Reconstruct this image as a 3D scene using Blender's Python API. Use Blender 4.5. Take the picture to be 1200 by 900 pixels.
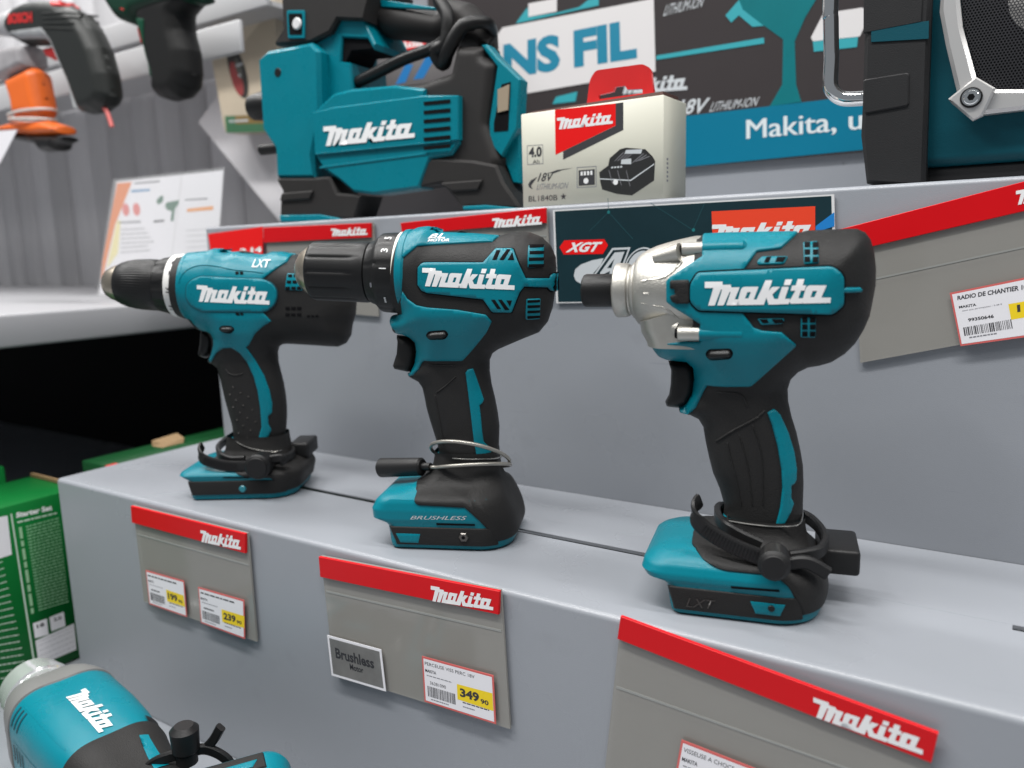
import bpy, bmesh, math, json, random
import numpy as np
from mathutils import Vector, Matrix
from mathutils.geometry import delaunay_2d_cdt
R_=math.radians
for o in list(bpy.data.objects): bpy.data.objects.remove(o)
SC=bpy.context.scene; COL=SC.collection
random.seed(4); rng=np.random.default_rng(4)
# ------------------------------------------------------------------ camera
cam=bpy.data.objects.new('camera',bpy.data.cameras.new('camera')); COL.objects.link(cam); SC.camera=cam
def cam_basis(yaw,pitch,roll):
    a,b,g=R_(yaw),R_(pitch),R_(roll)
    f=np.array([math.sin(a)*math.cos(b),math.cos(a)*math.cos(b),-math.sin(b)]); r=np.array([math.cos(a),-math.sin(a),0]); d=np.cross(f,r)
    return r*math.cos(g)+d*math.sin(g), -r*math.sin(g)+d*math.cos(g), f
r_,d_,f_=cam_basis(-33.235,9.499,1.630)
cam.matrix_world=Matrix(((r_[0],-d_[0],-f_[0],.72955),(r_[1],-d_[1],-f_[1],-.35633),(r_[2],-d_[2],-f_[2],.19197),(0,0,0,1)))
cam.data.sensor_width=36; cam.data.lens=27.9; cam.data.clip_start=.01; cam.data.clip_end=60
cam.data.dof.use_dof=True; cam.data.dof.focus_distance=.48; cam.data.dof.aperture_fstop=6.2
# ------------------------------------------------------------------ shop light: white ceiling bounce and rows of ceiling panels
w=bpy.data.worlds.new('World'); SC.world=w; w.use_nodes=True
bg=w.node_tree.nodes['Background']; bg.inputs[0].default_value=(.86,.93,1,1); bg.inputs[1].default_value=.22
def area(name,loc,target,sx,sy,power,col=(1,.985,.965)):
    l=bpy.data.lights.new(name,'AREA'); l.shape='RECTANGLE'; l.size=sx; l.size_y=sy; l.energy=power; l.color=col
    o=bpy.data.objects.new(name,l); COL.objects.link(o); o.location=loc
    o.rotation_euler=(Vector(target)-Vector(loc)).to_track_quat('-Z','Y').to_euler(); return o
area('ceiling_light',(.5,-.75,2.3),(.5,-.2,0),2.2,.16,62)
area('ceiling_light',(-1.0,-1.1,2.3),(0,0,0),2.2,.16,42)
area('ceiling_light',(1.9,.1,2.3),(.7,0,0),.16,2.2,33)
area('ceiling_light',(-1.2,.5,2.3),(-1.2,.6,0),2.2,.16,42)
SC.view_settings.view_transform='Standard'; SC.view_settings.look='None'; SC.view_settings.exposure=.10; SC.view_settings.gamma=1
SC.render.engine='CYCLES'; SC.render.resolution_x=1024; SC.render.resolution_y=768
# ------------------------------------------------------------------ materials
MATS={}
def mat(name,col,rough=.5,metal=0,spec=.5,bump=0,scale=400,var=0,vscale=30,coat=0,alpha=None,trans=0,rvar=0,stretch=None):
    if name in MATS: return MATS[name]
    m=bpy.data.materials.new(name); m.use_nodes=True; nt=m.node_tree; b=nt.nodes['Principled BSDF']; MATS[name]=m
    b.inputs['Base Color'].default_value=(*col,1); b.inputs['Roughness'].default_value=rough; b.inputs['Metallic'].default_value=metal
    b.inputs['Specular IOR Level'].default_value=spec; b.inputs['Coat Weight'].default_value=coat; b.inputs['Transmission Weight'].default_value=trans
    if alpha is not None: b.inputs['Alpha'].default_value=alpha
    tc=nt.nodes.new('ShaderNodeTexCoord'); vec=tc.outputs['Object']
    if stretch:
        mp=nt.nodes.new('ShaderNodeMapping'); mp.inputs['Scale'].default_value=stretch; nt.links.new(vec,mp.inputs[0]); vec=mp.outputs[0]
    if var:
        n=nt.nodes.new('ShaderNodeTexNoise'); n.inputs['Scale'].default_value=vscale; n.inputs['Detail'].default_value=5; n.inputs['Roughness'].default_value=.6
        nt.links.new(vec,n.inputs['Vector'])
        mx=nt.nodes.new('ShaderNodeMix'); mx.data_type='RGBA'; mx.inputs[6].default_value=(*[c*(1-var) for c in col],1); mx.inputs[7].default_value=(*[min(1,c*(1+var)) for c in col],1)
        nt.links.new(n.outputs['Fac'],mx.inputs[0]); nt.links.new(mx.outputs[2],b.inputs['Base Color'])
    if rvar:
        n2=nt.nodes.new('ShaderNodeTexNoise'); n2.inputs['Scale'].default_value=vscale*.7; n2.inputs['Detail'].default_value=6
        nt.links.new(tc.outputs['Object'],n2.inputs['Vector'])
        mr=nt.nodes.new('ShaderNodeMapRange'); mr.inputs[1].default_value=.3; mr.inputs[2].default_value=.7; mr.inputs[3].default_value=rough-rvar; mr.inputs[4].default_value=rough+rvar
        nt.links.new(n2.outputs['Fac'],mr.inputs[0]); nt.links.new(mr.outputs[0],b.inputs['Roughness'])
    if bump:
        n3=nt.nodes.new('ShaderNodeTexNoise'); n3.inputs['Scale'].default_value=scale; n3.inputs['Detail'].default_value=3
        nt.links.new(tc.outputs['Object'],n3.inputs['Vector'])
        bp=nt.nodes.new('ShaderNodeBump'); bp.inputs['Strength'].default_value=bump; bp.inputs['Distance'].default_value=.0004
        nt.links.new(n3.outputs['Fac'],bp.inputs['Height']); nt.links.new(bp.outputs[0],b.inputs['Normal'])
    return m
TEAL=mat('teal_plastic',(.0,.168,.220),.29,spec=.27,bump=.35,scale=2600,var=.06,vscale=60,rvar=.06)
DARK=mat('charcoal_rubber',(.0175,.0170,.0168),.52,spec=.22,bump=.7,scale=1400,var=.12,vscale=80,rvar=.06)
BLACK=mat('black_plastic',(.0085,.0085,.0088),.38,spec=.3,bump=.3,scale=1800,rvar=.08)
HOLE=mat('vent_black',(.004,.004,.005),.8,spec=.1)  # near-black, mostly standing in for the shade inside vents, slits and holes
WHITE=mat('white_print',(.80,.80,.80),.5)
SILVER=mat('cast_alloy',(.48,.465,.425),.43,metal=.85,bump=.5,scale=1500,var=.08,vscale=90,rvar=.07)
STEEL=mat('steel',(.62,.60,.56),.25,metal=1,rvar=.08,vscale=200)
CHROME=mat('chrome',(.86,.86,.86),.06,metal=1)
NICKEL=mat('nickel_chuck',(.42,.37,.30),.32,metal=.9,rvar=.06,vscale=200)
RED=mat('red_strip',(.60,.003,.007),.35,spec=.25,var=.05)
BRED=mat('bright_red_print',(.78,.006,.006),.45,spec=.25)
GREY=mat('grey_powder_coat',(.272,.287,.314),.30,bump=.30,scale=1800,var=.05,vscale=7,rvar=.09)
nt=GREY.node_tree; bs=nt.nodes['Principled BSDF']; src=bs.inputs['Base Color'].links[0].from_socket; tc_=[n for n in nt.nodes if n.type=='TEX_COORD'][0]
def speck(scale,lo,hi,amt,stretch=None):
    global src
    n=nt.nodes.new('ShaderNodeTexNoise'); n.inputs['Scale'].default_value=scale; n.inputs['Detail'].default_value=7; n.inputs['Roughness'].default_value=.65
    mp=nt.nodes.new('ShaderNodeMapping'); mp.inputs['Scale'].default_value=stretch or (1,1,1); nt.links.new(tc_.outputs['Object'],mp.inputs[0]); nt.links.new(mp.outputs[0],n.inputs['Vector'])
    r=nt.nodes.new('ShaderNodeMapRange'); r.inputs[1].default_value=lo; r.inputs[2].default_value=hi; r.inputs[4].default_value=amt; nt.links.new(n.outputs['Fac'],r.inputs[0])
    m=nt.nodes.new('ShaderNodeMix'); m.data_type='RGBA'; m.inputs[7].default_value=(.085,.085,.09,1); nt.links.new(r.outputs[0],m.inputs[0]); nt.links.new(src,m.inputs[6]); src=m.outputs[2]
speck(60,.70,.76,.55); speck(14,.60,.80,.20,(1,6,1)); speck(22,.68,.74,.25,(.3,8,8)); nt.links.new(src,bs.inputs['Base Color'])
ACRYL=mat('acrylic_pocket',(.325,.315,.29),.09,var=.08,vscale=14,rvar=.04,alpha=.72)
PAPER=mat('label_paper',(.78,.77,.80),.6,var=.02)
INK=mat('black_ink',(.03,.03,.035),.6)
GINK=mat('grey_ink',(.22,.22,.24),.6)
YEL=mat('yellow_price',(.85,.62,.01),.5)
PINK=mat('label_red_edge',(.62,.12,.11),.5)
# ------------------------------------------------------------------ object helpers
def link(o,parent=None):
    COL.objects.link(o)
    if parent: o.parent=parent
    return o
def thing(name,label,cat,loc=(0,0,0),yaw=0,group=None,kind=None):
    o=bpy.data.objects.new(name,None); o.empty_display_size=.02; link(o); o.location=loc; o.rotation_euler=(0,0,R_(yaw))
    return tag(o,label,cat,group,kind)
def tag(o,label=None,cat=None,group=None,kind=None):
    if label: o['label']=label
    if cat: o['category']=cat
    if group: o['group']=group
    if kind: o['kind']=kind
    return o
def origin(p):
    q=p; x=np.zeros(3)
    while q is not None:
        x=x+np.array(q.location); q=q.parent
    return x
def mesh(name,V,F,m,parent=None,sharp=35,local=False):
    """V in metres; world axes relative to the parent thing unless local"""
    me=bpy.data.meshes.new(name); V=np.asarray(V,float)
    me.from_pydata(V.tolist(),[],[list(map(int,f)) for f in F]); me.update(); me.validate()
    me.materials.append(m); me.shade_smooth()
    if sharp: me.set_sharp_from_angle(angle=R_(sharp))
    return link(bpy.data.objects.new(name,me),parent)
def fixn(o):
    b=bmesh.new(); b.from_mesh(o.data); bmesh.ops.remove_doubles(b,verts=b.verts,dist=1e-6); bmesh.ops.recalc_face_normals(b,faces=b.faces); b.to_mesh(o.data); b.free(); return o
def pip(P,poly):
    P=np.asarray(P,float); poly=np.asarray(poly,float); x,y=P[:,0],P[:,1]; c=np.zeros(len(P),bool); j=len(poly)-1
    for i in range(len(poly)):
        xi,yi=poly[i]; xj,yj=poly[j]
        k=((yi>y)!=(yj>y))&(x<(xj-xi)*(y-yi)/((yj-yi) if yj!=yi else 1e-12)+xi); c^=k; j=i
    return c
def segdist(P,A,B):
    P=np.asarray(P,float); out=np.full(len(P),1e9)
    for a,b in zip(A,B):
        d=b-a; L=d@d+1e-12; t=np.clip(((P-a)@d)/L,0,1)
        out=np.minimum(out,np.hypot(*(P-a-t[:,None]*d).T))
    return out
def pdist(P,polys):
    out=np.full(len(P),1e9)
    for p in polys: p=np.asarray(p,float); out=np.minimum(out,segdist(P,p,np.roll(p,-1,0)))
    return out
def resample(poly,step):
    poly=np.asarray(poly,float); r=[]
    for i in range(len(poly)):
        a,b=poly[i],poly[(i+1)%len(poly)]; n=max(1,int(np.hypot(*(b-a))/step))
        r+= [a+(b-a)*k/n for k in range(n)]
    return np.array(r)
def rounded(poly,r,n=4):
    """round the corners of a polygon"""
    poly=np.asarray(poly,float); out=[]; N=len(poly)
    for i in range(N):
        p,a,b=poly[i],poly[i-1],poly[(i+1)%N]; da,db=a-p,b-p; la,lb=np.hypot(*da),np.hypot(*db)
        q=min(r,la*.45,lb*.45); A=p+da/la*q; B=p+db/lb*q
        for k in range(n+1):
            t=k/n; out.append((1-t)**2*A+2*t*(1-t)*p+t*t*B)
    return np.array(out)
def tri2d(polys,holes=(),grid=2.,rings=(),bstep=None):
    """triangulate the union of polygons minus holes; returns verts, tris"""
    P=[];E=[]
    for p in list(polys)+list(holes):
        q=resample(p,bstep or grid) if (bstep or grid) else np.asarray(p,float)
        s=len(P); P+=list(q); E+=[(s+i,s+(i+1)%len(q)) for i in range(len(q))]
    def inside(X):
        c=np.zeros(len(X),bool)
        for p in polys: c|=pip(X,p)
        for h in holes: c&=~pip(X,h)
        return c
    if grid:
        A=np.array(P); lo,hi=A.min(0),A.max(0)
        gx,gy=np.meshgrid(np.arange(lo[0]+grid*.5,hi[0],grid),np.arange(lo[1]+grid*.5,hi[1],grid)); gx=gx+(np.arange(gx.shape[0])%2)[:,None]*grid*.5
        G=np.c_[gx.ravel(),gy.ravel()]
        if len(G):
            G=G[inside(G)]
            if len(G): G=G[pdist(G,list(polys)+list(holes))>max([grid*.4]+[r*1.25 for r in rings])]; P+=list(G)
    for rr in rings:
        for p in list(polys)+list(holes):
            q=resample(p,bstep or grid or max(rr*.9,.5)); t=np.roll(q,-1,0)-np.roll(q,1,0); t/=np.maximum(1e-9,np.hypot(*t.T))[:,None]; nn=np.c_[-t[:,1],t[:,0]]
            for sgn in (1,-1):
                c=q+nn*rr*sgn; k=inside(c)&(pdist(c,list(polys)+list(holes))>rr*.93); P+=list(c[k])
    vs,es,fs,*_=delaunay_2d_cdt([Vector((float(a),float(b))) for a,b in P],E,[],0,1e-4)
    V=np.array([(v.x,v.y) for v in vs]); F=np.array([f for f in fs if len(f)==3])
    cen=V[F].mean(1); F=F[inside(cen)]
    d1=V[F[:,1]]-V[F[:,0]]; d2=V[F[:,2]]-V[F[:,0]]; ar=d1[:,0]*d2[:,1]-d1[:,1]*d2[:,0]
    F=F[np.abs(ar)>1e-7]; ar=ar[np.abs(ar)>1e-7]; F[ar<0]=F[ar<0][:,::-1]
    u,inv=np.unique(F,return_inverse=True); return V[u],inv.reshape(F.shape)
class Height:
    """half thickness (mm) of a moulded body from its side outline; u along the tool, v up, w to the side"""
    def __init__(s,outline,knots,open_=()):
        s.o=np.array(outline,float); n=len(s.o); idx=[i for i in range(n) if i not in open_]
        s.A=s.o[idx]; s.B=s.o[[(i+1)%n for i in idx]]; s.k=np.array(knots,float)
    def __call__(s,P):
        P=np.asarray(P,float).reshape(-1,2); d=segdist(P,s.A,s.B)
        T=np.interp(P[:,1],s.k[:,0],s.k[:,1]); R=np.interp(P[:,1],s.k[:,0],s.k[:,2])
        q=1-np.clip(d/R,0,1); return T*np.sqrt(np.maximum(0,1-q*q))
    def surf(s,P,off):
        """points on the near side, pushed out along the normal by off (mm) -> metres"""
        P=np.asarray(P,float); e=.5; h=s(P); hu=(s(P+[e,0])-s(P-[e,0]))/(2*e); hv=(s(P+[0,e])-s(P-[0,e]))/(2*e)
        n=np.c_[-hu,-hv,np.ones(len(P))]; n/=np.linalg.norm(n,axis=1)[:,None]
        q=np.c_[P,h]+n*np.asarray(off).reshape(-1,1); return np.c_[q[:,0],-q[:,2],q[:,1]]*.001
def inflate(name,H,m,parent,grid=1.8,center_w=0):
    V,F=tri2d([H.o],grid=grid,rings=(.3,.9,1.9),bstep=1.6); h=H(V); h[h<.05]=0
    n=len(V); front=np.c_[V[:,0],-h-center_w,V[:,1]]*.001; back=np.c_[V[:,0],h-center_w,V[:,1]]*.001
    idx=np.arange(n)+n; idx[h==0]=np.arange(n)[h==0]
    fs=[tuple(f) for f in F]+[tuple(idx[f][::-1]) for f in F]
    ed={}
    for f in F:
        for a,b in ((f[0],f[1]),(f[1],f[2]),(f[2],f[0])): ed[(a,b)]=1
    for a,b in ed:
        if (b,a) not in ed:
            q=[b,a,idx[a],idx[b]]; q=[x for i,x in enumerate(q) if x not in q[:i]]
            if len(q)>2: fs.append(tuple(q))
    return mesh(name,np.r_[front,back],fs,m,parent,60)
def patch(name,H,polys,m,parent,off=.8,holes=(),edge=.45,grid=2.2,mirror=True,skirt=-.4):
    if not isinstance(polys[0][0],(list,tuple,np.ndarray)): polys=[polys]
    V,F=tri2d(polys,holes,grid,rings=(edge*.35,edge),bstep=.9); d=pdist(V,list(polys)+list(holes)); h=H(V)
    t=np.clip(d/edge,0,1); t=np.sqrt(np.maximum(0,1-(1-t)**2)); o=skirt+(off-skirt)*t; o[h<2.5]=off
    P=H.surf(V,o); fs=[tuple(f) for f in F]; r=mesh(name,P,fs,m,parent,70)
    if mirror:
        Q=P.copy(); Q[:,1]*=-1; mesh(name,Q,[tuple(f[::-1]) for f in F],m,parent,70)
    return r
def grow(poly,d):
    p=np.asarray(poly,float); 
    if sum(p[i-1][0]*p[i][1]-p[i][0]*p[i-1][1] for i in range(len(p)))<0: p=p[::-1]
    t=np.roll(p,-1,0)-np.roll(p,1,0); t/=np.hypot(*t.T)[:,None]; return p+np.c_[t[:,1],-t[:,0]]*d
def strip_poly(line,wd):
    p=np.asarray(line,float); t=np.gradient(p,axis=0); t/=np.hypot(*t.T)[:,None]; n=np.c_[-t[:,1],t[:,0]]*wd*.5
    return np.r_[p+n,(p-n)[::-1]]
def smooth_line(p,k=6):
    p=[np.array(q,float) for q in p]; p=[2*p[0]-p[1]]+p+[2*p[-1]-p[-2]]; r=[]
    for i in range(1,len(p)-2):
        for j in range(k):
            t=j/k; a,b,c,d=p[i-1:i+3]; r.append(.5*((2*b)+(-a+c)*t+(2*a-5*b+4*c-d)*t*t+(-a+3*b-3*c+d)*t**3))
    r.append(p[-2]); return np.array(r)
# maker's script, drawn as polygons (x right, y down)
LOGO=([[(45,112),(207,112),(207,140),(199,161),(140,163),(45,163)],[(140,112),(207,112),(208,140),(137,318),(77,318)],[(190,138),(282,138),(280,170),(188,178)],[(217,138),(282,138),(288,165),(218,318),(160,318)],[(262,160),(358,160),(350,196),(260,200)],[(294,160),(362,160),(318,266),(356,266),(342,318),(242,318)],
 [(385,163),(400,157),(530,157),(487,270),(512,270),(500,318),(335,318),(335,295),(350,262),(372,182)],[(590,105),(650,105),(577,318),(490,318)],[(590,225),(650,160),(718,160),(650,228)],[(590,222),(645,215),(668,268),(722,268),(708,318),(618,318)],
 [(735,160),(795,160),(760,268),(805,268),(792,316),(700,316),(692,296),(704,255)],[(764,100),(822,100),(806,147),(749,147)],[(870,98),(928,98),(913,150),(942,150),(928,195),(898,195),(875,265),(922,265),(908,313),(810,313),(798,292),(850,195),(808,195),(822,152),(853,150)],
 [(955,157),(972,150),(1110,150),(1068,262),(1142,262),(1138,311),(915,313),(908,288),(940,172)]],
 [[(432,202),(462,202),(441,258),(410,258)],[(998,199),(1035,199),(1013,256),(979,256)]])
def quadmap(P,q):
    """unit square (origin bottom left) -> quad [BL,BR,TR,TL]"""
    P=np.asarray(P,float); q=np.asarray(q,float); s,t=P[:,:1],P[:,1:]
    return (1-s)*(1-t)*q[0]+s*(1-t)*q[1]+s*t*q[2]+(1-s)*t*q[3]
def logo_polys(q):
    f=lambda p: quadmap(np.c_[(np.array(p,float)[:,0]-45)/1097,(318-np.array(p,float)[:,1])/220],q)
    return [f(p) for p in LOGO[0]],[f(p) for p in LOGO[1]]
_tx={}
def glyphs(s,bold=0,shear=0):
    k=(s,bold,shear)
    if k not in _tx:
        c=bpy.data.curves.new('t','FONT'); c.body=s; c.offset=bold; c.shear=shear; c.resolution_u=3; c.fill_mode='FRONT'
        o=bpy.data.objects.new('t',c); me=bpy.data.meshes.new_from_object(o)
        V=np.array([v.co[:2] for v in me.vertices]); F=[tuple(p.vertices) for p in me.polygons]
        bpy.data.objects.remove(o); bpy.data.meshes.remove(me); bpy.data.curves.remove(c)
        V=(V-V.min(0))/(V.max(0)-V.min(0)); _tx[k]=(V,F)
    return _tx[k]
# flat and curved carriers: each maps (a,b) in mm and a lift in mm to metres
def planeY(Y): return lambda P,o: np.c_[np.asarray(P)[:,0],Y*1000-np.broadcast_to(o,len(P)),np.asarray(P)[:,1]]*.001
def planeX(X): return lambda P,o: np.c_[X*1000+np.broadcast_to(o,len(P)),np.asarray(P)[:,0],np.asarray(P)[:,1]]*.001
def rel(S,org): org=np.array(org); return lambda P,o: S(P,o)-org
def fill(name,S,polys,m,parent,lift=.15,holes=(),grid=None):
    if not isinstance(polys[0][0],(list,tuple,np.ndarray)): polys=[polys]
    V,F=tri2d(polys,holes,grid); return mesh(name,S(V,lift),F,m,parent,None)
def text(name,S,s,q,m,parent,lift=.18,bold=.02,shear=0):
    V,F=glyphs(s,bold,shear); return mesh(name,S(quadmap(V,q),lift),F,m,parent,None)
def logo(name,S,q,m,parent,lift=.18,grid=None):
    a,b=logo_polys(q); return fill(name,S,a,m,parent,lift,b,grid)
def prism(name,S,poly,thick,m,parent,base=0,bev=0):
    p=np.asarray(poly,float)
    if sum(p[i-1][0]*p[i][1]-p[i][0]*p[i-1][1] for i in range(len(p)))<0: p=p[::-1]
    n=len(p); bot=S(p,base); 
    if bev:
        c=p.mean(0); d=np.roll(p,-1,0)-np.roll(p,1,0); d/=np.hypot(*d.T)[:,None]; inn=p+np.c_[-d[:,1],d[:,0]]*bev
        mid=S(p,base+thick-bev); top=S(inn,base+thick); V=np.r_[bot,mid,top]; F=[(i,(i+1)%n,n+(i+1)%n,n+i) for i in range(n)]+[(n+i,n+(i+1)%n,2*n+(i+1)%n,2*n+i) for i in range(n)]
        F+=[tuple(range(2*n,3*n)),tuple(range(n))[::-1]]
    else:
        V=np.r_[bot,S(p,base+thick)]; F=[(i,(i+1)%n,n+(i+1)%n,n+i) for i in range(n)]+[tuple(range(n,2*n)),tuple(range(n))[::-1]]
    return fixn(mesh(name,V,F,m,parent,30))
def box(name,lo,hi,m,parent=None,bev=0,seg=2):
    b=bmesh.new(); bmesh.ops.create_cube(b,size=1); lo=Vector(lo);hi=Vector(hi)
    for v in b.verts: v.co=Vector([(lo[i]+hi[i])/2+v.co[i]*(hi[i]-lo[i]) for i in range(3)])
    if bev: bmesh.ops.bevel(b,geom=b.edges[:],offset=bev,segments=seg,profile=.5,affect='EDGES')
    me=bpy.data.meshes.new(name); b.to_mesh(me); b.free(); me.materials.append(m); me.shade_smooth(); me.set_sharp_from_angle(angle=R_(50))
    return link(bpy.data.objects.new(name,me),parent)
def lathe(name,prof,v0,m,parent,n=72,axis='x',cap=True,w0=0,flute=None):
    """profile (u,r) in mm around the line v=v0,w=w0 running along u"""
    V=[];F=[]
    for u,r in prof:
        for i in range(n):
            a=2*math.pi*i/n; rr=r*(1 if flute is None else flute(u,a))
            V.append((u,-w0+rr*math.sin(a),v0+rr*math.cos(a)))
    V=np.array(V)*.001; k=len(prof)
    for j in range(k-1):
        for i in range(n): F.append((j*n+i,(j+1)*n+i,(j+1)*n+(i+1)%n,j*n+(i+1)%n))
    if cap: F+=[tuple(range(n)),tuple(range((k-1)*n,k*n))[::-1]]
    if axis=='y': V=V[:,[1,0,2]]
    if axis=='z': V=V[:,[1,2,0]]
    return fixn(mesh(name,V,F,m,parent,32))
def cyl(name,p0,p1,r,m,parent,n=28,bev=0.,r1=None):
    """cylinder between two points (metres)"""
    p0=np.array(p0,float);p1=np.array(p1,float); d=p1-p0; L=np.linalg.norm(d); d/=L; a=np.cross(d,[0,0,1.] if abs(d[2])<.9 else [1.,0,0]); a/=np.linalg.norm(a); b=np.cross(d,a)
    r1=r if r1 is None else r1; st=[(0,r-bev),(bev,r),(L-bev,r1),(L,r1-bev)] if bev else [(0,r),(L,r1)]
    V=[p0+d*s+(a*math.cos(t)+b*math.sin(t))*q for s,q in st for t in [2*math.pi*i/n for i in range(n)]]
    F=[(j*n+i,(j+1)*n+i,(j+1)*n+(i+1)%n,j*n+(i+1)%n) for j in range(len(st)-1) for i in range(n)]+[tuple(range(n)),tuple(range((len(st)-1)*n,len(st)*n))[::-1]]
    return fixn(mesh(name,V,F,m,parent,40))
def tube(name,pts,r,m,parent,n=10,smooth=5,section=None,closed=False):
    """round tube, or a band with section (half height, half thickness), along points (metres)"""
    p=smooth_line(pts,smooth) if smooth else np.array(pts,float); t=np.gradient(p,axis=0); t/=np.linalg.norm(t,axis=1)[:,None]
    V=[];F=[]; up=np.array([0,0,1.])
    sec=[(r*math.cos(2*math.pi*i/n),r*math.sin(2*math.pi*i/n)) for i in range(n)] if section is None else [(x*section[1]*s,y*section[0]*s2) for x,y,s,s2 in ((1,.7,1,1),(.5,1,1,1),(-.5,1,1,1),(-1,.7,1,1),(-1,-.7,1,1),(-.5,-1,1,1),(.5,-1,1,1),(1,-.7,1,1))]
    n=len(sec); prev=None
    for i,q in enumerate(p):
        a=np.cross(t[i],up)
        if np.linalg.norm(a)<.15: a=prev if prev is not None else np.array([1.,0,0])
        a=a-t[i]*(a@t[i]); a/=np.linalg.norm(a)
        if prev is not None and a@prev<0: a=-a
        prev=a; b=np.cross(a,t[i]); V+=[q+a*x+b*y for x,y in sec]
    k=len(p); F=[(j*n+i,(j+1)*n+i,(j+1)*n+(i+1)%n,j*n+(i+1)%n) for j in range(k-1) for i in range(n)]+[tuple(range(n)),tuple(range((k-1)*n,k*n))[::-1]]
    return fixn(mesh(name,V,F,m,parent,40))
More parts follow.
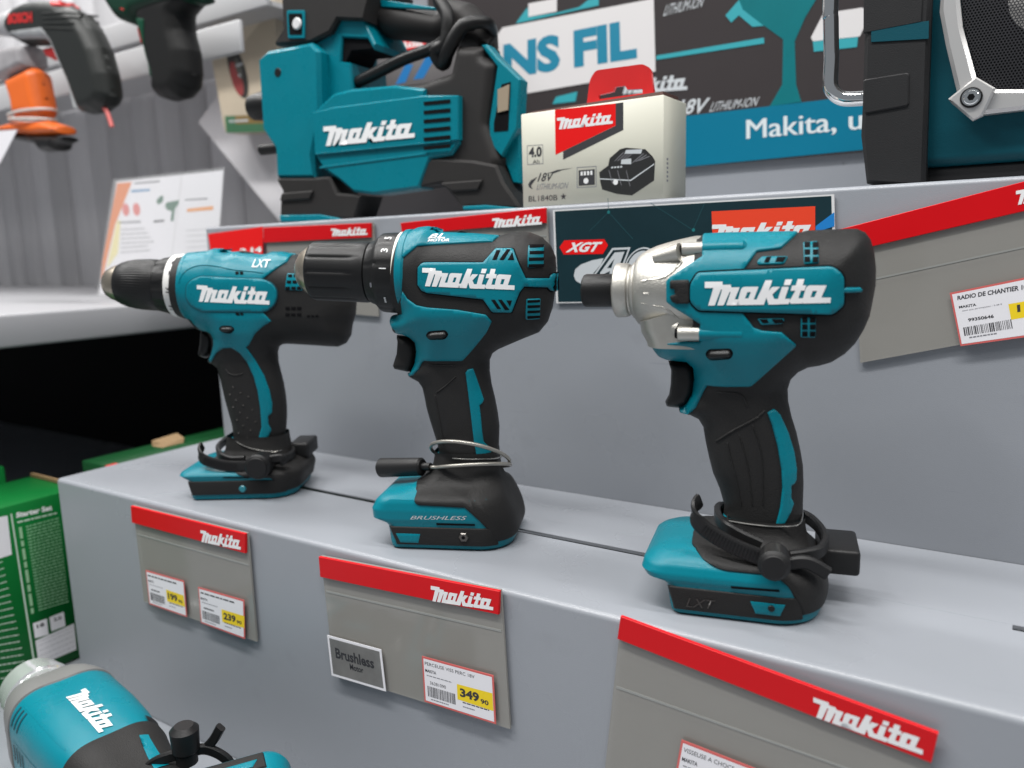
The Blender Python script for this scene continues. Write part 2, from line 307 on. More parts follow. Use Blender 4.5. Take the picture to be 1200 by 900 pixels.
TOOLS=json.loads('''{"R":{"outline":[[-19.3,196.7],[-17.1,197.2],[-5.8,197.3],[30.4,196.8],[34.4,197.7],[40.9,197.8],[52.0,197.9],[57.5,197.8],[61.5,195.9],[64.0,192.5],[65.9,186.6],[67.1,178.2],[67.3,169.8],[66.2,161.3],[65.2,154.4],[62.7,147.5],[59.0,140.5],[54.4,135.2],[48.1,130.7],[42.4,128.8],[36.9,127.7],[32.3,125.1],[28.7,121.0],[27.4,115.9],[27.8,109.3],[29.7,101.2],[32.3,93.1],[34.5,83.9],[36.2,74.7],[36.8,64.3],[36.8,53.8],[36.9,48.6],[36.8,39.9],[36.3,25.4],[-4.9,21.1],[-4.3,46.1],[-4.0,50.5],[-6.7,60.1],[-10.3,68.5],[-12.5,77.0],[-14.6,86.6],[-15.8,94.0],[-18.3,98.1],[-22.5,100.1],[-28.6,101.1],[-29.2,103.0],[-24.6,106.4],[-21.2,112.3],[-20.3,120.3],[-21.2,126.5],[-24.7,129.8],[-30.4,130.5],[-35.5,130.9],[-39.7,132.5],[-42.3,135.6],[-45.5,140.8],[-22.8,141.3],[-18.9,152.6]],"open":[57,56,55,33],"knots":[[0,16,15],[60,16,16],[115,17,17],[135,25,24],[145,28,27],[230,28,27]],"p":{"T1":[[-16.8,197.2],[-5.6,197.3],[30.4,196.8],[22.1,188.8],[11.0,187.6],[5.4,179.3],[5.1,158.6],[10.5,151.1],[14.5,149.6],[23.7,148.8],[30.8,142.3],[9.5,120.1],[-12.5,119.3],[-14.6,115.6],[-18.5,106.6],[-22.3,102.7],[-27.7,102.5],[-28.5,104.1],[-24.3,106.9],[-20.7,113.2],[-19.5,121.4],[-20.0,128.1],[-23.5,131.3],[-29.1,131.9],[-34.2,132.3],[-38.0,134.0],[-40.3,137.2],[-43.1,142.2],[-15.2,143.6],[-15.4,152.7],[-29.1,161.3],[-32.3,163.9],[-32.5,174.2],[-30.9,176.3],[-15.3,186.1]],"logo":[[-17.0,178.2],[45.0,180.0],[48.4,178.2],[50.6,175.0],[51.0,161.6],[46.2,157.3],[-16.3,159.4],[-20.5,163.9],[-20.6,172.4]],"clip":[[-30.5,174.9],[-20.7,174.9],[-20.5,162.8],[-28.1,162.9],[-30.4,165.2],[-30.4,167.4],[-28.2,167.8],[-28.2,170.3],[-30.5,170.4]],"tail":[[46.5,170.3],[58.9,169.9],[59.0,167.5],[46.6,167.5]],"stripe":[[17.6,106.1],[20.8,107.9],[23.6,104.7],[28.0,94.5],[31.1,84.4],[32.6,75.4],[32.5,68.9],[30.2,66.8],[30.4,60.7],[31.7,57.4],[30.3,52.6],[27.5,46.8],[23.9,41.3],[22.9,44.5],[25.2,55.7],[26.0,66.2],[25.3,76.3],[23.1,88.3],[20.1,99.2]],"vfA":[[32.3,191.8],[39.3,192.0],[39.7,181.6],[32.9,181.1]],"vfB":[[11.2,183.2],[13.5,185.5],[25.8,185.3],[23.9,181.5],[11.7,181.4]],"vfC":[[32.2,156.1],[39.0,156.3],[39.4,146.2],[32.4,146.2]],"vfD":[[12.0,155.6],[25.0,155.8],[24.3,152.9],[14.0,152.2]],"h":[[[33.1,191.4],[35.6,191.4],[35.7,188.9],[33.1,188.8]],[[36.7,191.3],[39.3,191.3],[39.3,188.8],[36.7,188.7]],[[33.1,188.0],[35.7,188.0],[35.7,185.5],[33.2,185.4]],[[36.8,187.9],[39.3,187.9],[39.3,185.4],[36.8,185.3]],[[33.2,184.6],[35.7,184.6],[35.8,182.1],[33.2,182.0]],[[36.8,184.5],[39.3,184.5],[39.4,182.0],[36.8,181.9]],[[32.8,156.1],[35.3,156.1],[35.4,153.6],[32.9,153.6]],[[36.3,156.1],[38.8,156.1],[38.8,153.6],[36.4,153.6]],[[32.9,152.8],[35.4,152.8],[35.5,150.3],[33.0,150.3]],[[36.4,152.8],[38.9,152.8],[39.0,150.3],[36.5,150.3]],[[33.0,149.4],[35.5,149.4],[35.6,146.9],[33.1,146.9]],[[36.5,149.4],[39.0,149.4],[39.1,146.9],[36.6,146.9]],[[15.6,184.9],[17.9,185.0],[16.8,182.3],[14.5,182.3]],[[19.6,182.5],[20.7,184.8],[25.0,184.8],[23.5,182.3]],[[13.2,155.2],[16.8,155.3],[17.6,153.4],[14.8,153.2]],[[18.8,155.3],[23.9,155.3],[24.7,153.4],[20.4,153.1]]],"ridge":[[[-1.9,90.2],[-0.3,82.1],[2.7,70.9],[5.9,54.3]],[[3.8,94.7],[6.3,86.7],[9.4,73.5],[11.5,55.0]],[[10.3,100.1],[13.3,92.1],[15.9,80.1],[16.9,55.5]],[[-8.4,88.6],[0.4,95.5],[11.7,102.6],[17.1,107.6]],[[-8.5,115.9],[3.9,115.4],[8.3,108.0]]],"logoq":[[-13.0,162.1],[45.0,162.8],[44.6,174.1],[-13.1,174.4]]},"trigger":[[-35.0,129.9],[-33.4,125.2],[-33.6,117.8],[-34.4,111.4],[-36.7,107.0],[-35.9,104.4],[-28.7,103.9],[-23.5,106.4],[-20.5,112.9],[-19.3,120.3],[-20.2,127.6],[-24.2,130.6]],"lever":[[-12.5,137.1],[-10.9,140.3],[-0.6,140.9],[0.8,138.2],[-0.6,135.2],[-10.1,134.1]],"boss":[[[-25.6,190.1],[-15.4,189.9],[6.2,190.1],3.8],[[-26.5,148.9],[-15.7,147.6],[7.0,147.8],3.8]],"case":[[-82.2,176.4],[-81.2,177.8],[-65.7,177.5],[-64.0,176.1],[-64.0,182.6],[-63.3,183.4],[-55.7,182.9],[-55.3,181.5],[-52.0,185.2],[-50.6,187.4],[-46.9,189.6],[-39.5,192.6],[-32.3,194.2],[-26.4,195.3],[-17.1,197.0]],"side":{"rail":[[-30.2,15.0],[4.1,16.0],[28.9,15.3],[34.5,16.9],[35.0,13.8],[31.6,6.2],[21.0,4.8],[-2.5,3.0],[-24.8,2.0],[-26.6,5.1]],"slit":[[2.5,19.0],[28.0,20.0],[28.4,19.1],[2.8,17.9]],"tab":[[11.7,11.6],[29.6,13.1],[26.7,6.1],[15.0,5.7]],"screw":[[22.5,9.9]],"screwr":[[24.1,10.1]]},"clamp":{"strap":[[-15.2,59.0,22],[-17.2,56.4,26],[-16.3,50.9,29],[-10.6,46.0,31],[-0.1,40.8,33],[10.2,37.1,34],[18.5,34.8,34],[26.7,34.7,34]],"loop":[[16.6,38.8,27],[6.3,42.6,26],[-1.8,46.0,22],[-6.4,45.6,8],[-7.2,43.8,-14],[6.4,39.5,-26],[23.3,38.5,-30],[37.1,39.6,-24],[44.8,39.1,-10],[48.1,38.1,8],[45.6,36.3,20],[39.0,35.6,26],[30.8,34.6,29]],"knob":[[23.3,35.5,48],[30.3,36.2,48]],"lever":[[30.9,32.6,32],[38.9,33.9,32],[48.7,28.3,30]],"block":[[40.7,48.7,5],[55.8,48.1,5],[66.3,30.4,5],[63.1,17.7,5],[46.7,21.6,5],[49.6,34.3,5]],"wire":[[-1.3,47.2,17],[11.0,46.5,18],[24.6,46.5,18],[35.4,48.7,16]]},"pos":[599.0,60.6,0.0],"yaw":14.0},"M":{"outline":[[-25.7,205.9],[-22.1,206.0],[-16.8,208.1],[-11.6,208.6],[-8.5,208.8],[-5.5,207.3],[-2.5,204.7],[18.8,203.4],[36.9,201.6],[41.0,202.9],[49.0,204.1],[56.9,203.4],[64.7,200.2],[70.5,194.3],[73.3,187.4],[73.7,179.6],[73.0,171.8],[72.4,164.0],[70.7,154.2],[67.5,145.3],[61.4,138.3],[51.1,134.4],[43.2,131.2],[33.8,127.3],[29.7,124.5],[27.6,119.9],[27.3,112.4],[28.4,103.0],[30.4,93.7],[31.9,84.3],[32.8,74.9],[32.1,63.0],[31.2,51.0],[30.5,38.9],[28.7,20.6],[-10.7,19.7],[-9.5,59.5],[-12.1,69.7],[-14.7,79.3],[-16.7,87.7],[-17.9,96.0],[-19.0,101.9],[-21.3,105.5],[-26.0,108.1],[-28.9,109.0],[-29.5,110.5],[-26.7,112.0],[-23.6,118.4],[-22.3,126.6],[-22.9,132.4],[-26.3,136.0],[-31.0,138.1],[-35.8,139.0],[-37.7,140.7],[-37.6,141.6],[-39.3,149.3],[-36.5,150.8],[-32.8,151.8]],"open":[57,34],"knots":[[0,16,15],[60,16,16],[120,17,17],[142,25,24],[152,28,27],[230,28,27]],"p":{"T1":[[-24.9,205.9],[-19.4,205.8],[-15.5,208.0],[-10.6,208.5],[-6.6,208.6],[-2.9,207.0],[-2.1,204.7],[19.2,203.3],[38.0,201.4],[34.7,197.6],[-6.3,196.4],[-11.7,196.2],[-21.3,188.8],[-22.0,196.9]],"T2":[[-22.1,168.4],[-19.3,163.5],[-13.3,159.4],[-6.2,157.9],[13.4,156.1],[31.7,152.7],[34.9,148.2],[30.7,141.2],[13.3,122.2],[-12.8,122.2],[-15.0,120.6],[-18.0,115.8],[-23.2,111.4],[-26.5,110.3],[-28.7,110.9],[-24.3,113.3],[-20.7,119.9],[-18.5,128.2],[-18.7,134.1],[-22.1,137.5],[-27.3,139.4],[-32.8,139.9],[-33.2,142.1],[-32.5,143.1],[-37.3,149.8],[-35.9,151.0],[-24.7,153.4],[-24.4,161.5]],"logo":[[-11.1,182.9],[-8.5,185.9],[-5.1,186.1],[30.6,185.0],[38.0,193.3],[49.4,193.0],[54.9,179.9],[57.0,175.0],[69.8,174.2],[71.1,176.7],[73.4,177.3],[73.4,165.4],[70.7,165.6],[68.8,168.3],[56.0,169.6],[53.1,166.0],[48.0,153.8],[35.7,154.1],[30.2,162.2],[-5.7,166.9],[-9.1,168.4],[-11.6,172.1]],"vfA":[[58.3,194.8],[67.3,195.3],[67.5,181.2],[58.4,181.0]],"vfB":[[57.0,162.0],[65.1,161.9],[64.0,148.5],[55.8,148.7]],"stripe":[[14.4,113.9],[16.1,116.3],[19.2,116.8],[25.0,95.5],[24.3,93.4],[22.6,91.9],[23.4,82.8],[23.9,73.6],[24.4,67.7],[28.9,61.3],[26.2,54.3],[21.5,47.0],[20.4,51.6],[18.3,68.1],[16.4,92.4]],"h":[[[36.5,185.9],[39.0,191.6],[41.8,191.5],[39.4,185.8]],[[41.2,185.8],[45.7,192.0],[48.1,191.9],[44.1,185.7]],[[46.5,185.7],[49.2,190.2],[50.5,185.6]],[[35.5,162.1],[37.9,162.1],[41.6,156.4],[39.2,156.4]],[[39.9,162.1],[42.3,162.0],[46.8,155.8],[43.9,155.8]],[[45.1,161.5],[48.4,161.4],[47.1,157.7]],[[58.9,195.0],[67.0,194.9],[66.8,193.0],[59.1,192.9]],[[59.2,191.0],[67.4,191.0],[67.0,189.1],[59.3,189.0]],[[58.9,187.2],[67.5,187.0],[67.1,185.2],[58.9,185.1]],[[58.7,183.3],[67.5,183.1],[67.1,181.2],[58.6,181.2]],[[57.4,161.2],[64.5,161.0],[64.3,159.4],[57.3,159.5]],[[57.3,158.0],[64.4,157.7],[64.2,156.1],[57.2,156.3]],[[57.1,154.7],[64.2,154.4],[63.9,152.8],[57.0,153.0]],[[56.9,151.4],[64.0,151.0],[63.7,149.4],[56.8,149.6]]],"ridge":[[[-6.4,100.3],[0.9,105.5],[8.7,112.3]],[[-7.1,99.7],[-4.2,78.1],[-2.8,63.8]],[[-11.2,119.7],[8.4,118.6]]],"logoq":[[-8.2,171.5],[50.3,167.5],[50.3,179.9],[-7.8,183.3]],"blq":[[-6.6,198.2],[7.7,197.8],[5.7,202.9],[-7.4,203.0]]},"trigger":[[-35.8,137.8],[-34.9,133.7],[-35.9,125.5],[-39.0,117.3],[-38.9,114.7],[-27.5,112.3],[-23.1,117.8],[-21.2,126.6],[-22.1,133.0],[-26.3,136.5]],"lever":[[-8.5,140.1],[-6.0,142.8],[4.2,143.5],[6.1,140.7],[3.4,137.3],[-6.3,137.1]],"switch":[[8.7,203.7],[9.6,205.8],[12.9,206.4],[17.4,205.4],[18.3,203.1]],"side":{"rail":[[-37.0,14.7],[-5.9,15.6],[32.3,15.5],[26.0,4.5],[-30.9,2.5]],"tab":[[-34.1,11.6],[-13.6,10.7],[-15.6,3.0],[-30.2,3.4]],"slit":[[-3.9,18.4],[21.6,18.4],[21.7,17.4],[-4.0,16.9]],"screw":[[14.1,9.7]],"txt":[[-21.4,20.6],[16.5,21.1],[16.6,23.8],[-21.3,23.0]],"om1":[[-10.4,47.4],[-18.3,33.9],[-17.9,29.6],[21.0,28.5],[26.5,16.8],[30.0,16.3]]},"clamp":{"stub":[[-52.8,44.8,0],[-18.6,49.4,12]],"loop":[[-15.5,51.3,14],[-8.2,50.8,18],[14.8,51.1,22],[37.8,50.8,22],[35.7,45.9,0],[9.9,40.8,-24],[-12.4,45.4,-18],[-13.3,54.1,0],[-3.9,63.3,18],[10.6,66.9,22],[26.7,68.0,24],[37.1,63.9,16],[34.8,56.6,0],[10.6,50.0,-22],[-14.8,50.7,-18],[-14.0,52.2,0],[-10.2,51.7,10]],"wire":[[-5.7,58.1,17],[7.0,55.1,19],[21.6,53.8,19],[35.0,55.3,16]]},"pos":[403.3,65.2,0.0],"yaw":24.000000000000004},"L":{"outline":[[-42.6,196.8],[-38.3,197.0],[-20.7,198.3],[-15.6,200.0],[-9.4,199.6],[-10.3,198.7],[-3.0,196.6],[3.3,197.1],[17.9,194.5],[25.4,194.0],[31.7,196.0],[39.1,195.8],[47.7,194.0],[63.6,191.7],[78.2,187.0],[89.9,176.3],[95.3,163.9],[96.5,152.7],[95.4,144.1],[92.3,135.4],[90.6,126.7],[86.4,120.5],[79.9,117.8],[71.1,118.4],[53.6,120.1],[39.0,121.3],[33.4,120.9],[29.9,118.7],[28.5,114.4],[28.4,106.0],[29.9,97.1],[31.5,88.0],[32.4,77.9],[32.6,68.8],[32.1,59.8],[30.9,50.6],[29.5,42.7],[27.1,29.5],[25.5,18.4],[-15.3,19.3],[-13.1,43.7],[-13.3,54.0],[-15.6,66.6],[-17.5,76.9],[-18.9,87.1],[-20.2,97.2],[-21.4,102.8],[-25.5,106.3],[-28.8,106.9],[-29.1,109.2],[-26.5,114.1],[-24.1,121.8],[-23.8,127.3],[-25.4,131.2],[-29.1,133.5],[-34.0,134.8],[-36.0,137.0],[-40.9,143.3],[-47.0,145.1]],"open":[58,38],"knots":[[0,16,15],[50,16,16],[110,17,17],[133,25,22],[145,27,26],[230,27,26]],"p":{"T1":[[-36.6,197.0],[-17.1,198.2],[-14.5,200.0],[-4.9,199.5],[-7.7,198.6],[-1.7,196.6],[4.7,197.0],[18.5,194.4],[27.8,194.0],[32.4,196.0],[40.7,195.8],[48.7,194.0],[47.7,188.2],[40.6,183.1],[30.3,175.5],[33.6,168.1],[34.4,163.4],[32.6,155.1],[28.7,149.5],[34.3,142.4],[27.0,138.4],[19.6,132.5],[13.4,123.8],[10.7,121.4],[15.4,111.0],[21.2,97.5],[24.3,85.2],[25.5,74.1],[24.8,66.4],[21.9,63.4],[21.6,57.3],[23.3,51.9],[18.1,42.3],[11.7,38.5],[11.7,42.6],[16.0,54.9],[16.3,70.4],[15.4,84.8],[13.2,97.0],[8.8,109.1],[4.0,117.6],[-1.5,121.7],[-8.2,121.3],[-15.2,117.3],[-22.8,108.7],[-24.5,110.6],[-20.8,115.8],[-17.1,123.7],[-15.9,129.3],[-17.1,133.2],[-22.2,135.1],[-28.9,135.8],[-29.0,138.4],[-32.3,144.9],[-38.9,146.1],[-37.9,158.0],[-37.6,170.1],[-36.0,180.6],[-35.4,189.9]],"logo":[[-30.3,172.3],[-25.9,176.3],[-18.6,179.0],[-6.8,178.1],[10.3,176.8],[30.5,175.5],[37.7,172.2],[40.9,167.4],[41.1,162.1],[38.8,155.6],[32.4,150.7],[28.1,149.7],[-3.6,150.6],[-19.9,151.5],[-28.2,156.1],[-31.5,162.2]],"arch":[[[-35.8,173.6],[-34.6,178.2],[-30.1,183.4],[-22.0,186.6],[-12.3,186.7],[3.9,183.6],[9.7,182.6],[21.6,181.1],[32.1,179.7]]],"stripe":[],"h":[[[8.4,181.5],[11.0,181.4],[11.4,179.1],[8.6,179.1]],[[11.9,181.4],[14.5,181.1],[14.9,178.8],[12.3,178.9]],[[6.7,149.9],[9.4,149.8],[10.6,147.6],[7.4,147.7]],[[10.3,149.8],[12.7,149.5],[13.5,147.6],[11.1,147.6]]],"vf":[[[49.1,179.4],[60.8,178.5],[60.8,165.6],[47.2,166.6]]],"hv":[[[49.7,178.4],[53.2,178.2],[53.1,175.8],[49.8,176.1]],[[54.2,178.3],[57.7,178.1],[57.6,175.7],[54.3,176.0]],[[58.6,178.2],[62.1,178.0],[62.0,175.5],[58.8,175.9]],[[49.0,173.8],[52.6,173.6],[52.3,171.1],[49.0,171.5]],[[53.5,173.7],[57.1,173.5],[56.8,171.0],[53.5,171.3]],[[58.0,173.5],[61.5,173.3],[61.3,170.9],[58.0,171.2]],[[47.9,169.1],[51.5,168.9],[51.1,166.5],[47.8,166.8]],[[52.5,169.0],[56.0,168.8],[55.6,166.3],[52.3,166.7]],[[57.0,168.9],[60.5,168.7],[60.2,166.2],[56.8,166.5]],[[46.5,153.5],[50.1,153.3],[49.7,150.8],[46.4,151.2]],[[51.1,153.4],[54.7,153.2],[54.2,150.7],[50.9,151.1]],[[55.6,153.3],[59.2,153.1],[58.8,150.6],[55.5,150.9]],[[46.2,148.6],[49.7,148.3],[49.3,145.8],[46.0,146.2]],[[50.7,148.4],[54.3,148.2],[53.9,145.7],[50.5,146.1]],[[55.3,148.3],[58.9,148.1],[58.4,145.6],[55.1,145.9]],[[63.1,146.6],[65.5,146.4],[65.3,144.7],[62.9,144.9]],[[66.4,146.5],[68.8,146.3],[68.7,144.6],[66.3,144.8]],[[69.8,146.4],[72.1,146.2],[72.0,144.5],[69.6,144.7]]],"ridge":[[[-9.9,103.9],[-6.8,100.1],[-0.9,98.6],[5.2,99.9]]],"dots":[[-4.6,88.6],[1.1,83.8],[-8.3,82.4],[7.5,80.3],[-3.1,77.8],[2.5,73.3],[-6.6,71.8],[9.6,69.2],[-1.0,67.3],[4.9,62.7],[-4.2,61.0],[11.6,59.2],[0.7,56.3],[6.7,52.2],[3.1,45.9],[-3.9,49.9]],"logoq":[[-22.5,159.6],[34.7,155.1],[35.8,168.7],[-21.2,173.2]],"lxtq":[[20.8,183.9],[36.5,183.3],[35.4,189.1],[20.0,189.7]]},"trigger":[[-32.6,134.7],[-34.0,124.9],[-36.9,113.6],[-30.6,110.9],[-25.1,115.8],[-21.9,123.3],[-21.8,130.9],[-26.6,134.2]],"lever":[[-7.8,137.7],[-4.9,140.2],[2.5,139.7],[4.5,136.7],[0.5,133.3],[-5.7,134.8]],"switch":[[-1.8,196.0],[2.1,197.7],[8.3,197.9],[14.4,196.5],[17.9,194.0]],"side":{"rail":[[-39.9,17.8],[-24.6,15.9],[12.5,12.3],[32.3,14.5],[9.7,3.5],[-36.9,6.5]],"slit":[[-11.0,19.3],[9.8,17.4],[9.7,16.6],[-10.9,18.2]],"screw":[[4.4,9.3]]},"clamp":{"strap":[[-31.4,42.7,24],[-31.3,38.6,29],[-28.4,34.0,32],[-19.6,30.6,34],[-5.9,27.9,35],[8.9,27.8,36]],"loop":[[5.1,31.6,30],[-7.2,31.3,28],[-16.8,34.3,24],[-25.5,35.8,6],[-27.8,36.5,-14],[-23.6,37.4,-24],[-1.1,38.8,-28],[21.4,34.5,-20],[35.9,30.1,0],[35.3,29.8,20],[25.3,31.1,28]],"knob":[[20.0,29.3,50],[29.1,29.1,50]],"lever":[[23.1,31.7,34],[35.6,33.5,34],[37.8,28.7,32]],"block":[[29.8,49.1,-5],[38.7,51.6,-5],[47.4,35.2,-5],[47.3,26.3,-5],[33.8,21.5,-5],[26.3,24.5,-5]],"wire":[[-8.3,45.5,16],[0.9,40.6,19],[13.3,36.6,19],[29.1,34.6,16]]},"pos":[184.8,69.4,0.0],"yaw":32.0}}''')
